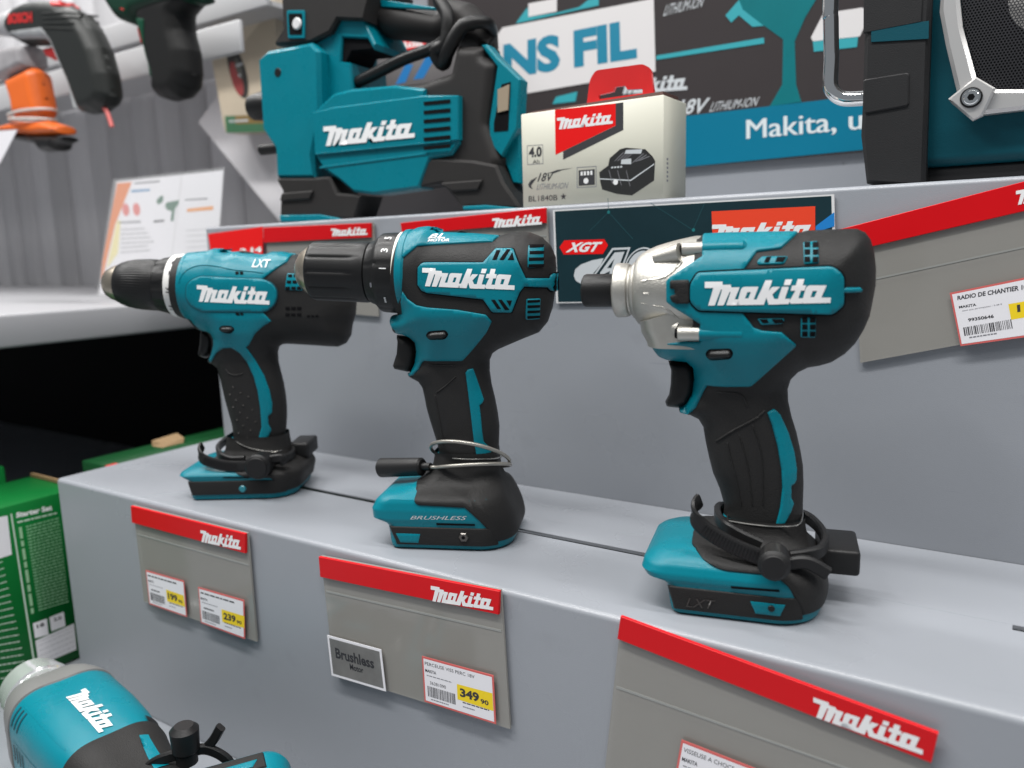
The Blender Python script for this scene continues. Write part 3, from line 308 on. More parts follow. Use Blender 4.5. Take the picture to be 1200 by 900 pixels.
FLAT=json.loads('''{"tag1":{"plate":[[122.1,-5.3],[265.1,-4.0],[265.0,-88.5],[122.7,-89.1]],"head":[[122.1,-5.3],[265.1,-4.0],[263.2,-19.3],[121.2,-19.8]],"logo":[[211.6,-19.6],[259.0,-17.5],[260.3,-7.5],[213.1,-9.5]],"l1":[[133.7,-58.4],[185.3,-56.9],[184.3,-87.6],[133.8,-88.1]],"y1":[[159.8,-69.6],[182.7,-69.6],[183.4,-79.1],[159.8,-79.6]],"l2":[[202.8,-58.1],[257.5,-56.6],[254.4,-88.2],[202.0,-88.1]],"y2":[[229.6,-70.2],[256.2,-69.4],[255.0,-79.2],[229.1,-80.5]]},"tag2":{"plate":[[340.0,-6.9],[486.2,0.8],[489.7,-85.3],[344.6,-91.6]],"head":[[340.0,-6.9],[486.6,0.9],[485.2,-13.8],[340.2,-21.3]],"logo":[[435.8,-16.5],[482.1,-12.0],[482.4,-3.0],[436.4,-5.9]],"card":[[342.9,-62.4],[392.2,-60.0],[394.3,-88.8],[344.6,-91.6]],"l1":[[426.4,-55.2],[480.5,-52.8],[481.2,-83.8],[426.8,-85.9]],"y1":[[453.2,-66.1],[479.4,-64.4],[479.7,-75.7],[453.2,-76.2]]},"tag3":{"head":[[562.4,3.8],[709.2,-13.8],[707.3,-28.3],[560.5,-9.4]],"plate":[[560.5,-9.4],[707.3,-28.3],[701.1,-88.0],[549.5,-106.5]],"logo":[[659.0,-21.8],[704.1,-25.7],[703.6,-15.6],[658.7,-11.8]],"l1":[[596.0,-54.9],[646.0,-58.4],[643.9,-90.2],[590.4,-90.7]]},"tagA":{"head":[[95.5,221.6],[236.5,220.1],[235.5,207.5],[93.7,207.0]],"sale":[[9.2,218.4],[94.7,222.5],[91.4,194.3],[11.7,192.9]],"saletxt":[[57.2,195.9],[90.4,197.2],[91.2,203.4],[58.0,202.3]],"logo":[[187.0,210.1],[232.2,209.6],[232.8,216.7],[187.7,217.4]],"plate":[[95.5,222.1],[238.1,220.2],[238.0,137.3],[96.3,143.7]]},"tagB":{"head":[[271.2,218.6],[416.0,223.8],[415.8,212.5],[272.2,208.7]],"logo":[[366.6,210.5],[412.6,211.3],[412.8,219.6],[366.9,218.5]],"plate":[[271.5,218.0],[415.7,223.5],[418.6,153.5],[273.6,146.2]]},"xgt":{"board":[[420.9,221.9],[622.8,221.3],[626.7,156.6],[422.4,151.3]],"badge":[[426.3,193.9],[430.7,198.9],[464.1,198.7],[467.2,194.2],[462.9,188.1],[429.9,188.3]],"btxt":[[431.2,189.9],[460.6,189.7],[463.0,196.9],[433.8,197.2]],"oval":[[438.2,172.2],[439.5,177.0],[444.4,180.6],[454.0,183.6],[463.4,185.0],[461.0,180.4],[455.1,174.2],[451.4,165.8],[444.2,166.3],[440.0,168.4]],"four":[[456.3,174.2],[471.6,191.5],[484.0,191.7],[477.2,176.0],[481.7,176.0],[479.4,169.8],[451.5,170.0]],"zero":[[479.4,174.0],[481.7,184.2],[488.5,191.1],[495.1,192.4],[501.1,190.3],[501.6,183.8],[497.2,173.8],[488.4,169.8]],"f4w":[[454.5,172.1],[470.6,192.2],[485.1,192.4],[478.3,176.0],[481.7,176.0],[480.0,169.8],[454.4,170.0]],"f4d":[[456.5,172.6],[471.3,190.7],[483.1,190.9],[476.2,174.8],[480.0,174.8],[478.8,170.4],[456.5,170.5]],"f4i":[[460.4,174.1],[472.5,188.9],[480.4,189.3],[473.5,172.8],[468.0,172.8],[468.8,175.6],[460.7,172.0]],"f4h":[[466.3,177.7],[472.4,184.5],[469.7,177.7]],"z0":[[492.3,179.9],[502.7,179.8],[492.3,191.0]],"txt40":[[457.4,170.0],[501.6,170.7],[501.6,191.3],[457.6,190.8]],"red":[[544.8,214.7],[611.9,214.6],[612.5,194.2],[545.8,193.8]],"logo":[[545.5,194.3],[612.0,195.0],[611.7,205.7],[545.3,206.6]],"blue":[[612.6,202.2],[623.4,210.3],[623.8,201.7],[612.7,198.2]],"lines":[[[500.7,222.6],[531.8,202.8]],[[531.8,202.8],[539.8,220.4]],[[467.8,218.0],[451.9,204.9]],[[467.8,218.0],[486.9,198.2]],[[467.8,218.0],[467.3,228.1]]],"dots":[[467.8,218.0],[532.2,202.8]]},"tagR":{"head":[[625.2,199.1],[730.1,223.8],[731.7,207.7],[625.7,184.0]],"plate":[[636.2,187.2],[731.7,207.9],[736.3,140.1],[642.4,116.4]],"logo":[[719.4,209.3],[751.0,214.4],[750.4,222.7],[718.9,217.6]],"l1":[[689.7,160.6],[733.7,171.1],[736.5,137.5],[697.0,129.5]],"t1":[[693.9,156.4],[729.8,163.3],[729.6,166.2],[693.7,158.9]],"t2":[[695.0,151.6],[703.7,153.2],[703.4,154.8],[694.8,153.0]],"t3":[[696.7,149.6],[716.3,153.9],[716.2,154.8],[696.6,150.6]],"t4":[[700.2,144.0],[712.8,146.5],[712.5,148.5],[699.8,145.9]],"bar":[[698.7,135.6],[722.4,140.7],[721.2,145.9],[697.7,140.5]],"yel":[[719.3,154.4],[740.6,159.2],[742.1,150.3],[721.2,145.6]],"t5":[[723.7,149.9],[734.5,152.0],[733.8,156.2],[723.2,154.0]],"t6":[[701.2,134.3],[715.0,137.2],[714.9,138.1],[701.2,135.1]]},"poster":{"bottom":[[424.3,272.6],[591.2,274.1]],"teal":[[475.0,429.5],[475.1,424.3],[479.0,413.2],[501.4,395.5],[517.8,381.7],[518.1,341.1],[506.8,322.6],[536.2,323.1],[531.0,339.4],[528.5,378.3],[537.4,397.9],[546.3,411.3],[547.8,416.0]],"strip":[[292.8,323.5],[636.0,322.1],[638.4,274.8],[291.9,271.2]],"card":[[185.8,429.9],[202.4,444.6],[387.4,441.7],[389.5,370.7],[224.2,368.6]],"nsfil":[[201.6,388.5],[369.0,386.3],[367.7,426.7],[203.0,426.2]],"N":[[202.9,389.3],[241.3,384.7],[242.4,423.8],[204.2,426.0]],"line":[[390.3,386.1],[487.0,386.1],[499.8,386.1],[500.3,380.8],[390.3,382.0]],"white":[[543.1,379.3],[553.4,398.5],[586.1,397.6],[594.2,392.9],[585.5,373.4],[544.9,375.7]],"cyan":[[544.9,375.4],[583.9,373.3],[583.4,364.7],[546.1,366.3]],"hl":[[462.1,412.7],[475.1,424.3],[479.0,414.9],[499.5,396.7],[488.6,397.7],[475.3,410.4],[467.9,405.0]],"mk":[[350.0,353.0],[424.0,347.8],[423.9,363.6],[350.1,367.0]],"v18":[[413.5,324.7],[445.0,323.4],[448.1,337.8],[415.5,339.5]],"li":[[446.9,324.1],[494.8,324.5],[497.0,332.6],[449.8,333.0]],"li2":[[397.5,423.0],[438.8,424.7],[441.6,434.0],[400.6,433.4]],"text":[[484.9,291.3],[590.6,289.8],[589.7,310.9],[484.4,312.2]],"tealbits":[[[220.6,446.3],[236.4,460.5],[238.5,449.9],[275.0,448.1],[301.4,448.9],[312.3,454.1],[324.9,453.6],[324.9,446.5],[220.6,445.9]],[[266.1,353.2],[270.9,360.3],[297.9,362.5],[295.5,352.5]]],"whitebit":[[[237.7,464.0],[274.2,462.9],[273.9,449.3],[237.3,450.1]]]},"box":{"red":[[417.3,296.9],[468.0,295.5],[467.9,280.0],[417.1,263.8]],"blk":[[468.0,295.5],[474.1,295.5],[474.0,276.4],[423.7,259.7],[423.8,265.7],[467.9,279.8]],"logo":[[419.2,282.2],[465.7,281.4],[465.8,289.8],[419.1,291.3]],"sq":[[391.5,273.1],[406.0,272.5],[406.0,258.0],[391.4,258.4]],"t40":[[393.0,263.9],[404.8,263.5],[405.0,271.3],[393.2,271.5]],"ah":[[396.5,258.8],[402.7,258.7],[402.7,261.7],[396.6,261.9]],"v18":[[400.3,244.9],[414.4,244.6],[415.2,250.9],[401.8,251.4]],"swoosh":[[410.5,250.7],[418.5,252.5],[432.8,252.9],[422.5,252.0],[415.8,250.3]],"arc":[[396.0,239.3],[392.6,241.2],[392.0,243.5],[394.1,246.2],[400.4,248.6],[396.8,244.9],[394.3,242.2]],"li":[[399.4,238.8],[427.4,238.1],[428.1,242.5],[400.2,243.3]],"bl":[[392.0,230.1],[418.0,229.8],[418.1,233.9],[392.1,234.4]],"star":[[423.4,232.2]],"battery":[[454.2,248.0],[461.6,252.2],[462.9,257.4],[471.3,263.1],[476.1,263.7],[491.2,261.3],[496.9,255.6],[498.7,252.4],[497.9,239.0],[480.7,229.6],[468.7,231.4],[456.5,235.4],[455.1,240.9]],"b2":[[476.1,262.1],[488.9,261.5],[487.8,258.5],[474.9,259.6]],"b3":[[472.5,255.6],[480.2,255.8],[480.2,251.8],[471.9,252.5]],"b4":[[454.8,243.6],[479.5,240.8],[498.1,250.9],[498.1,250.1],[479.8,239.9],[454.7,242.9]],"led":[[467.6,240.0]],"icon":[[435.4,253.2],[452.0,252.8],[451.8,237.6],[435.1,237.9]],"icon2":[[437.0,250.7],[450.5,250.6],[450.4,239.3],[436.8,239.4]],"icon3":[[437.9,249.7],[449.2,249.8],[449.2,246.2],[437.8,246.5]],"icon4":[[443.1,242.6]],"bl_":[[385.8,224.9],[505.0,226.0]],"tl_":[[387.1,297.6],[504.2,295.4]]},"radio":{"bumper":[[630.5,345.5],[633.4,276.5],[633.3,257.6],[637.8,227.9],[672.1,225.6],[666.2,338.7]],"bfront":[[660.7,339.8],[667.6,338.4],[671.7,225.6],[665.2,226.0]],"teal":[[636.9,320.3],[668.4,319.2],[668.7,309.2],[637.2,312.3]],"pocket":[[633.4,290.8],[659.1,291.6],[660.1,272.1],[634.9,270.1]],"frameO":[[673.9,337.2],[673.6,323.5],[677.9,304.2],[685.4,276.2],[699.5,262.8],[742.3,263.6],[741.8,271.4],[704.9,276.1],[694.5,284.4],[686.0,313.3],[682.6,335.6]],"screwplate":[[681.2,273.2],[694.6,283.8],[704.9,276.1],[699.6,261.6],[694.4,259.3],[683.0,270.6]],"screw":[[693.1,272.3]],"grille":[[683.1,335.5],[686.5,313.2],[695.1,284.3],[704.9,276.1],[741.7,271.9],[737.9,325.0]],"cone":[[717.6,313.6]],"tealface":[[666.2,338.7],[671.4,239.2],[743.9,242.2],[737.9,325.0]],"dark":[[671.4,239.2],[743.9,242.2],[745.3,222.9],[672.0,228.0]]},"bar":[[608.9,215.0,355.7],[609.6,215.0,320.2],[609.6,215.0,295.7],[612.7,215.0,288.8],[618.2,217.0,284.7],[633.5,220.0,283.0]],"infl":{"pos":[167.8,245.0,228.3],"block":[[-87.9,153.2],[-74.7,160.3],[-20.8,160.5],[-11.0,151.3],[-14.4,94.7],[-26.8,60.0],[-27.1,38.1],[-73.9,41.1],[-74.3,69.8],[-88.9,89.2]],"arch":[[-35.8,164.9],[-12.8,169.7],[1.0,180.7],[31.6,176.1],[43.0,153.6],[40.5,149.0],[34.7,159.1],[5.7,164.3],[2.5,143.2],[13.5,140.7],[14.0,117.9],[13.4,110.0],[-41.8,99.3]],"trig":[[1.9,166.0],[33.3,160.5],[39.7,149.7],[13.5,151.5],[6.0,141.6],[0.9,144.0]],"panel":[[-23.1,97.8],[3.2,112.2],[24.1,113.9],[72.1,111.8],[102.8,105.5],[102.5,99.8],[137.3,96.0],[135.5,56.5],[127.4,47.6],[106.2,45.9],[92.7,21.5],[43.3,18.7],[20.0,22.3],[2.9,35.1],[-14.7,45.7],[-24.3,60.5]],"label2":[[-21.4,97.4],[3.8,99.8],[103.8,99.4],[138.5,95.6],[136.9,59.4],[129.1,58.4],[-21.1,58.9]],"ridge":[[-20.4,59.6],[129.2,59.0]],"ridge2":[[-17.7,47.0],[103.8,50.5]],"logo":[[-9.7,65.7],[93.0,64.3],[94.0,81.1],[-8.1,84.5]],"slots":[[[103.5,93.8],[130.8,93.1],[130.6,89.9],[103.9,90.8]],[[103.1,86.4],[130.4,85.8],[130.3,82.6],[103.4,83.4]],[[102.7,79.0],[130.1,78.4],[129.9,75.3],[103.0,75.9]],[[102.3,71.5],[129.7,71.1],[129.6,67.9],[102.6,68.4]],[[101.8,63.9],[129.4,63.7],[129.2,60.5],[102.2,60.9]],[[101.4,56.4],[129.0,56.2],[128.9,53.1],[101.8,53.3]]],"body":[[3.6,114.4],[67.4,115.0],[97.4,114.8],[124.0,119.0],[130.6,140.1],[162.4,135.7],[159.7,128.0],[171.6,120.3],[162.5,71.8],[173.7,41.5],[168.2,24.9],[88.1,22.2],[38.4,22.8],[0.5,38.0]],"ctrl":[[-56.5,221.8],[-60.0,178.9],[-70.2,166.1],[-26.7,162.5],[-2.6,167.9],[6.5,178.3],[36.7,173.2],[47.5,204.4]],"handle":[[10.3,204.2],[42.1,196.9],[99.4,179.2],[103.3,191.4],[131.1,180.6],[150.6,158.8],[151.2,139.9],[116.4,144.6],[111.4,151.7],[98.0,151.4],[39.8,163.8],[17.5,181.4]],"tealtop":[[43.3,194.0],[100.7,178.5],[100.6,176.4],[44.3,187.6]],"socket":[[-51.1,194.5],[-29.4,191.2],[-31.7,166.7],[-52.0,169.5]],"button":[[-38.6,180.4]],"footL":[[-73.8,41.7],[-28.7,38.8],[-8.4,38.6],[-0.5,22.8],[27.9,18.8],[17.6,-8.9],[-73.5,-5.3],[-72.2,19.5],[-68.5,27.9]],"stepL":[[-66.8,26.5],[-28.0,26.6],[-31.9,18.5],[-69.3,18.6]],"footR":[[101.9,43.4],[107.4,46.9],[148.7,41.6],[171.0,36.2],[177.8,21.1],[194.1,-0.9],[195.0,-9.4],[136.4,-6.9],[134.3,4.2],[116.2,24.4],[93.3,23.0]],"stepR":[[117.5,24.7],[158.0,24.8],[153.9,16.0],[128.2,16.4]],"ftL":[[-70.6,5.1],[-20.6,3.5],[3.8,-1.2],[2.1,-3.8],[-69.6,-1.5]],"ftR":[[139.3,3.3],[160.9,3.3],[195.1,-1.0],[195.0,-2.9],[139.2,0.1]],"bracket":[[155.9,135.0],[161.3,135.9],[171.8,123.7],[192.1,104.0],[188.5,65.5],[172.7,43.4],[160.7,55.4],[160.9,72.2],[170.4,116.8]],"brhole":[[174.7,101.9],[183.2,103.0],[179.6,64.2],[166.1,64.4],[166.3,71.7]],"brpad":[[171.5,98.0],[182.5,100.9],[180.6,80.6],[170.8,79.5]],"mount":[[164.0,55.9],[186.5,66.6],[186.4,21.1],[177.8,21.7]],"screw":[[-62.3,138.8]],"screw2":[[-110.5,73.4],[-98.5,72.4]],"cable":[[8.1,123.6,20],[35.3,128.9,24],[71.5,137.4,26],[103.3,143.4,24],[123.1,149.0,30],[142.4,155.2,32],[153.3,157.3,20],[147.4,154.1,0],[144.7,141.8,10]],"cable2":[[110.5,181.1,26],[122.4,163.3,32],[120.0,142.3,34],[109.3,137.4,34],[114.2,127.0,30],[123.5,135.2,36],[137.1,152.0,36],[146.3,156.1,30]],"gauge":[[-127.4,144.2]]},"carton":[[12.0,438.7],[165.6,445.3],[158.8,383.4],[8.3,395.8]],"carton_red":[[65.2,440.6],[129.3,437.4],[128.5,425.0],[64.3,429.2]],"carton_v":[[14.4,405.4],[60.5,405.1],[61.4,416.6],[15.5,418.7]],"carton_blue":[[[79.7,390.8],[97.0,411.5],[108.5,409.8],[95.7,391.6]],[[107.5,392.9],[128.0,415.4],[142.9,414.5],[122.8,392.3]]],"bosch":{"outline":[[-473.5,511.9],[-467.3,526.4],[-446.3,535.9],[-418.7,537.4],[-384.6,533.4],[-340.3,524.3],[-314.5,512.5],[-293.2,500.6],[-277.7,481.7],[-263.5,457.2],[-254.7,425.5],[-253.1,398.7],[-262.2,387.5],[-282.7,381.5],[-304.3,381.9],[-315.6,385.3],[-322.4,401.0],[-333.4,425.8],[-348.5,451.2],[-360.1,474.2],[-365.9,476.2],[-372.3,476.1],[-436.1,486.0],[-460.8,497.6]],"grey":[[-454.7,503.3],[-368.1,494.6],[-360.8,489.2],[-333.8,442.8],[-317.2,406.7],[-313.7,385.0],[-322.7,390.3],[-337.0,428.4],[-366.8,481.6],[-430.1,491.6]],"red":[[-356.3,527.2],[-336.1,524.6],[-320.1,514.5],[-340.1,516.0]],"trig":[[-397.3,476.7],[-366.2,475.1],[-358.4,459.1],[-376.4,458.5],[-392.2,465.1]],"txt":[[-447.8,512.1],[-386.0,503.9],[-384.3,516.4],[-446.8,525.1]],"cord":[[-273.4,388.8],[-264.2,377.3],[-257.8,361.1]],"nose":[[-464.5,519.3],[-540.0,527.4]],"ribs":[[[-360.2,510.1],[-324.2,504.9],[-289.2,500.9]],[[-361.5,504.5],[-325.5,499.0],[-290.7,494.1]],[[-362.8,498.8],[-326.8,493.0],[-292.1,487.2]],[[-364.2,493.1],[-328.2,487.0],[-293.6,480.3]]]},"greendrill":{"handle":[[-199.5,495.8],[-166.7,507.0],[-98.8,494.4],[-103.5,482.1],[-121.9,473.7],[-122.7,458.7],[-116.2,435.7],[-116.6,410.3],[-122.8,392.3],[-138.7,383.8],[-159.8,383.2],[-177.3,388.6],[-185.0,398.4],[-182.0,415.8],[-188.2,434.4],[-194.7,460.0],[-200.0,474.9]],"head":[[-261.6,528.3],[-252.7,505.3],[-236.5,486.4],[-203.4,473.7],[-192.4,482.4],[-92.1,483.3],[-84.8,495.0]],"green":[[-195.7,481.2],[-172.0,475.5],[-178.6,445.2],[-179.0,415.4],[-183.5,407.1],[-189.1,429.2],[-193.8,456.4]],"red":[[-224.5,498.5],[-205.7,496.0],[-197.5,489.4],[-206.0,485.6],[-220.7,492.5]],"red2":[[-202.6,474.5],[-197.2,472.7],[-193.8,452.8],[-197.2,451.6]]},"orange":{"post":[[-494.7,449.5],[-427.7,456.0],[-415.7,449.9],[-409.8,400.4],[-415.0,387.6],[-482.6,394.9],[-483.7,418.2]],"foot":[[-537.7,390.2],[-493.1,391.4],[-406.9,384.4],[-370.1,373.9],[-368.4,362.7],[-429.1,366.4],[-501.9,375.9],[-534.4,383.9]],"under":[[-539.3,384.4],[-478.8,372.5],[-364.7,360.1],[-366.1,353.6],[-383.9,350.8],[-390.0,343.5],[-422.9,345.3],[-431.8,355.3],[-503.4,370.2],[-541.2,377.4]],"strap":[[-503.1,399.5],[-403.3,399.7]],"strap2":[[-501.9,394.7],[-406.4,386.6]],"top":[[-505.8,480.8],[-486.6,489.3],[-427.4,484.6],[-427.7,456.0],[-494.7,449.5],[-509.4,449.1]]},"card_left":[[-504.9,377.8],[-437.1,373.1],[-497.6,333.2],[-517.0,334.7]],"rail":[[-709.4,442.1],[-166.0,440.9],[-161.6,471.2],[-698.7,481.1]],"rail2":[[-799.9,512.5],[-224.8,503.5],[-221.4,527.5],[-790.7,545.7]],"pack":[[-290.6,574.7],[-282.5,530.1],[-276.9,468.2],[-265.8,391.4],[-261.2,372.2],[-172.0,364.9],[-147.4,408.0],[-138.1,545.6]],"packlabel":[[-259.7,395.0],[-169.0,387.1],[-170.3,364.6],[-259.3,371.8]],"packdisc":[[-224.0,450.9]],"packdark":[[-245.6,523.5],[-222.2,542.5],[-199.8,532.2],[-198.6,515.4],[-217.8,497.7],[-240.5,509.9]],"packtan":[[-194.4,547.8],[-168.7,543.0],[-164.9,509.7],[-216.6,480.6],[-229.6,486.8],[-192.0,514.3]],"whitecard":[[-375.6,403.3],[-332.1,431.6],[-254.9,480.7],[-51.9,292.8],[-205.5,243.4]],"leaflet":[[-267.5,294.6],[-53.8,292.4],[-79.5,219.2],[-90.2,199.7],[-93.8,156.0],[-333.0,166.9]],"leaf":{"orange":[[-266.3,292.5],[-233.9,291.7],[-281.2,240.7],[-320.3,178.3],[-329.5,166.9],[-320.7,193.5],[-288.9,252.0]],"yellow":[[-275.3,245.9],[-267.3,245.5],[-281.8,203.9],[-312.4,183.9],[-282.3,235.2]],"titles":[[[-229.2,288.8],[-175.4,287.7],[-175.6,289.7],[-228.9,290.5]],[[-272.8,242.1],[-224.0,241.0],[-223.6,243.1],[-272.4,243.9]],[[-129.7,262.9],[-86.6,261.8],[-86.3,263.7],[-129.5,264.2]]],"blue":[[-238.1,279.3],[-197.6,278.5],[-197.2,280.9],[-237.0,281.9]],"reds":[[-253.6,258.4],[-230.2,257.7]],"drill":[[-170.1,258.4],[-166.5,262.5],[-140.6,264.4],[-142.8,259.5],[-150.7,254.0],[-155.9,239.8],[-161.6,240.0],[-157.4,251.8],[-166.5,253.9]],"drill2":[[-186.4,266.1],[-178.2,270.8],[-170.9,271.2],[-173.6,263.7],[-184.3,260.9]],"org2":[[-127.0,253.1],[-77.2,253.8],[-77.8,249.4],[-127.6,249.4]],"lines":[[[-269.5,233.8],[-216.2,233.0]],[[-270.6,228.0],[-211.1,227.5]],[[-271.7,222.2],[-205.9,222.1]],[[-272.9,216.4],[-200.9,216.6]],[[-274.0,210.6],[-213.8,211.7]],[[-275.1,204.7],[-208.7,206.2]]],"lines2":[[[-132.4,227.8],[-83.5,227.6]],[[-133.4,221.0],[-84.5,221.1]],[[-134.5,214.3],[-85.4,214.5]],[[-135.5,207.5],[-86.4,207.9]]],"blk":[[-196.5,242.1],[-174.3,242.3],[-174.6,240.1],[-196.8,239.8]]},"green":{"edge":[[-28.9,-27.9],[22.3,-26.8],[-49.1,-189.0],[4.9,-191.1]],"title":[[-16.6,-40.4],[16.2,-42.4],[16.4,-37.0],[-16.0,-35.3]],"sub":[[-16.1,-44.8],[19.9,-46.5],[19.8,-44.2],[-15.8,-43.0]],"vline":[[-20.9,-35.0],[-19.6,-35.1],[-17.2,-189.6],[-18.8,-189.6]],"white":[[-42.2,-34.4],[-23.6,-35.8],[-24.4,-73.4],[-47.1,-73.8]],"sq1":[[-14.6,-146.3],[-1.6,-146.8],[-1.9,-163.3],[-14.4,-161.6]],"sq2":[[0.8,-146.5],[14.6,-146.4],[14.5,-161.4],[0.9,-161.2]],"tab":[[-14.5,-164.1],[22.9,-162.4],[22.1,-189.9],[-14.2,-189.7]],"blk":[[[-9.2,-51.4],[21.6,-52.0]],[[-9.1,-54.4],[21.6,-55.2]],[[-9.1,-57.5],[21.5,-58.3]],[[-9.1,-60.5],[21.5,-61.4]],[[-9.0,-63.6],[21.5,-64.6]],[[-9.0,-66.7],[21.4,-67.7]],[[-8.9,-69.7],[21.4,-70.8]],[[-8.9,-72.8],[21.3,-74.0]],[[-8.8,-75.9],[21.3,-77.1]],[[-8.8,-79.0],[21.2,-80.3]],[[-8.7,-82.1],[21.2,-83.5]],[[-8.7,-85.2],[21.1,-86.6]],[[-8.6,-88.3],[21.1,-89.8]],[[-8.6,-91.4],[21.1,-93.0]],[[-8.6,-94.5],[21.0,-96.1]],[[-8.5,-97.6],[21.0,-99.3]],[[-8.5,-100.7],[20.9,-102.5]],[[-8.4,-103.9],[20.9,-105.7]],[[-8.4,-107.0],[20.8,-108.9]],[[-8.3,-110.1],[20.8,-112.1]],[[-8.3,-113.3],[20.7,-115.3]],[[-8.2,-116.4],[20.7,-118.5]],[[-8.2,-119.6],[20.6,-121.7]],[[-8.1,-122.7],[20.6,-124.9]],[[-8.1,-125.9],[20.6,-128.1]],[[-8.0,-129.0],[20.5,-131.3]],[[-8.0,-132.2],[20.5,-134.5]],[[-7.9,-135.4],[20.4,-137.8]]],"left":[[[-43.6,-78.6],[-33.0,-77.2]],[[-44.4,-84.7],[-32.5,-83.8]],[[-45.2,-90.8],[-32.1,-90.5]],[[-45.9,-97.0],[-31.6,-97.2]],[[-46.7,-103.1],[-31.2,-103.9]],[[-47.5,-109.3],[-30.7,-110.7]],[[-48.3,-115.5],[-30.3,-117.4]],[[-49.0,-121.6],[-29.8,-124.2]],[[-49.8,-127.8],[-29.4,-131.1]],[[-50.6,-134.0],[-28.9,-137.9]],[[-51.4,-140.2],[-28.4,-144.8]],[[-52.1,-146.4],[-28.0,-151.8]],[[-52.9,-152.6],[-27.5,-158.7]],[[-53.7,-158.8],[-27.0,-165.7]],[[-54.5,-165.0],[-26.6,-172.7]],[[-55.3,-171.2],[-26.1,-179.7]],[[-56.0,-177.4],[-25.6,-186.8]],[[-56.8,-183.7],[-25.2,-193.9]]],"vert":[[-15.6,-49.8],[-12.8,-50.2],[-11.9,-137.4],[-15.2,-136.5]],"z18":[[-11.5,-152.7],[-4.7,-153.1],[-4.7,-149.3],[-11.5,-148.9]],"z20":[[4.3,-152.4],[11.9,-153.0],[11.8,-149.4],[4.3,-148.8]]}}''')
# ------------------------------------------------------------------ the stepped display stand (setting)
Z1=.2255; YR=.1805; XE=1.35; DECK=-.2
def extrude_x(name,prof,x0,x1,m,parent,thick=.0012):
    """bent sheet: open profile (y,z) in metres extruded along x, real thickness"""
    p=np.array(prof,float); t=np.gradient(p,axis=0); t/=np.hypot(*t.T)[:,None]; q=p+np.c_[-t[:,1],t[:,0]]*-thick
    loop=np.r_[p,q[::-1]]; n=len(loop); V=[(x,*a) for x in (x0,x1) for a in loop]
    F=[(i,(i+1)%n,n+(i+1)%n,n+i) for i in range(n)]+[tuple(range(n))[::-1],tuple(range(n,2*n))]
    return fixn(mesh(name,V,F,m,parent,40))
def bend(y,z,r,a0,a1,n=7): return [(y+r*math.cos(R_(a0+(a1-a0)*i/n)),z+r*math.sin(R_(a0+(a1-a0)*i/n))) for i in range(n+1)]
st=tag(bpy.data.objects.new('display_stand',None),'grey powder coated stepped metal display stand',None,None,'structure'); link(st)
YS=.0875; SW=.0062
extrude_x('front_panel',[(0,DECK)]+bend(.0035,-.0035,.0035,180,90)+[(.02,0),(YS-SW/2,0)],0,XE,GREY,st)
extrude_x('tread',[(YS+SW/2,0),(.12,0),(YR-.0005,0)],0,XE,GREY,st)
for x0,x1 in ((0,.13),(.60,.733)): box('slot_bridge',(x0,YS-SW/2,-.0012),(x1,YS+SW/2,-.00005),GREY,st)
box('slot_floor',(0,YS-.012,-.010),(XE,YS+.012,-.006),HOLE,st)
extrude_x('riser',[(YR,-.002)]+bend(YR+.003,Z1-.003,.003,180,90)+[(.3,Z1),(.46,Z1)],0,XE,GREY,st)
box('side_panel',(.0005,.0045,DECK),(.0017,YR,-.0016),GREY,st)
box('back_panel',(-.02,.456,Z1+.0005),(XE,.462,1.0),GREY,st)
tag(box('lower_deck',(-2.6,-.9,DECK-.02),(XE,.62,DECK-.001),GREY),None,None,None,'structure')
# neighbouring bay on the left
tag(box('side_shelf',(-2.6,-.2,.108),(-.15,.60,.1425),mat('white_shelf',(.31,.31,.325),.45,var=.04,vscale=6),None,.003,2),None,None,None,'structure')
tag(box('dark_recess',(-2.6,.585,DECK),(-.003,.598,.1075),mat('void_shade',(.003,.003,.0035),.7,spec=.1)),None,None,None,'structure')  # black sheet painting the darkness of the void under the shelf
wl=tag(bpy.data.objects.new('plank_wall',None),'grey wood plank back wall',None,None,'structure'); link(wl)
PL=[mat('grey_plank_%d'%i,(c,c*.99,c*1.02),.6,var=.20,vscale=5,stretch=(5,1,.6),bump=.3,scale=60) for i,c in enumerate((.42,.48,.54,.46))]
x=-3.0; i=0
while x<.1:
    wd=.072+.02*random.random(); box('plank',(x,.602+.002*random.random(),.1),(x+wd-.0014,.618,1.1),PL[random.randrange(4)],wl,.0015,1); x+=wd
box('backing_board',(-3.1,.619,.1),(.2,.63,1.1),mat('groove_dark',(.16,.16,.16),.8),wl)
rl=tag(bpy.data.objects.new('upper_shelf',None),'white metal shelf with price rail',None,None,'structure'); link(rl)
RAIL=mat('white_rail',(.46,.46,.47),.35)
box('shelf_board',(-2.6,.381,.507),(-.10,.599,.513),RAIL,rl); box('price_rail',(-2.6,.326,.4415),(-.10,.333,.4795),RAIL,rl,.002,2)
box('back_rail',(-2.6,.372,.505),(-.10,.380,.540),RAIL,rl,.002,2)
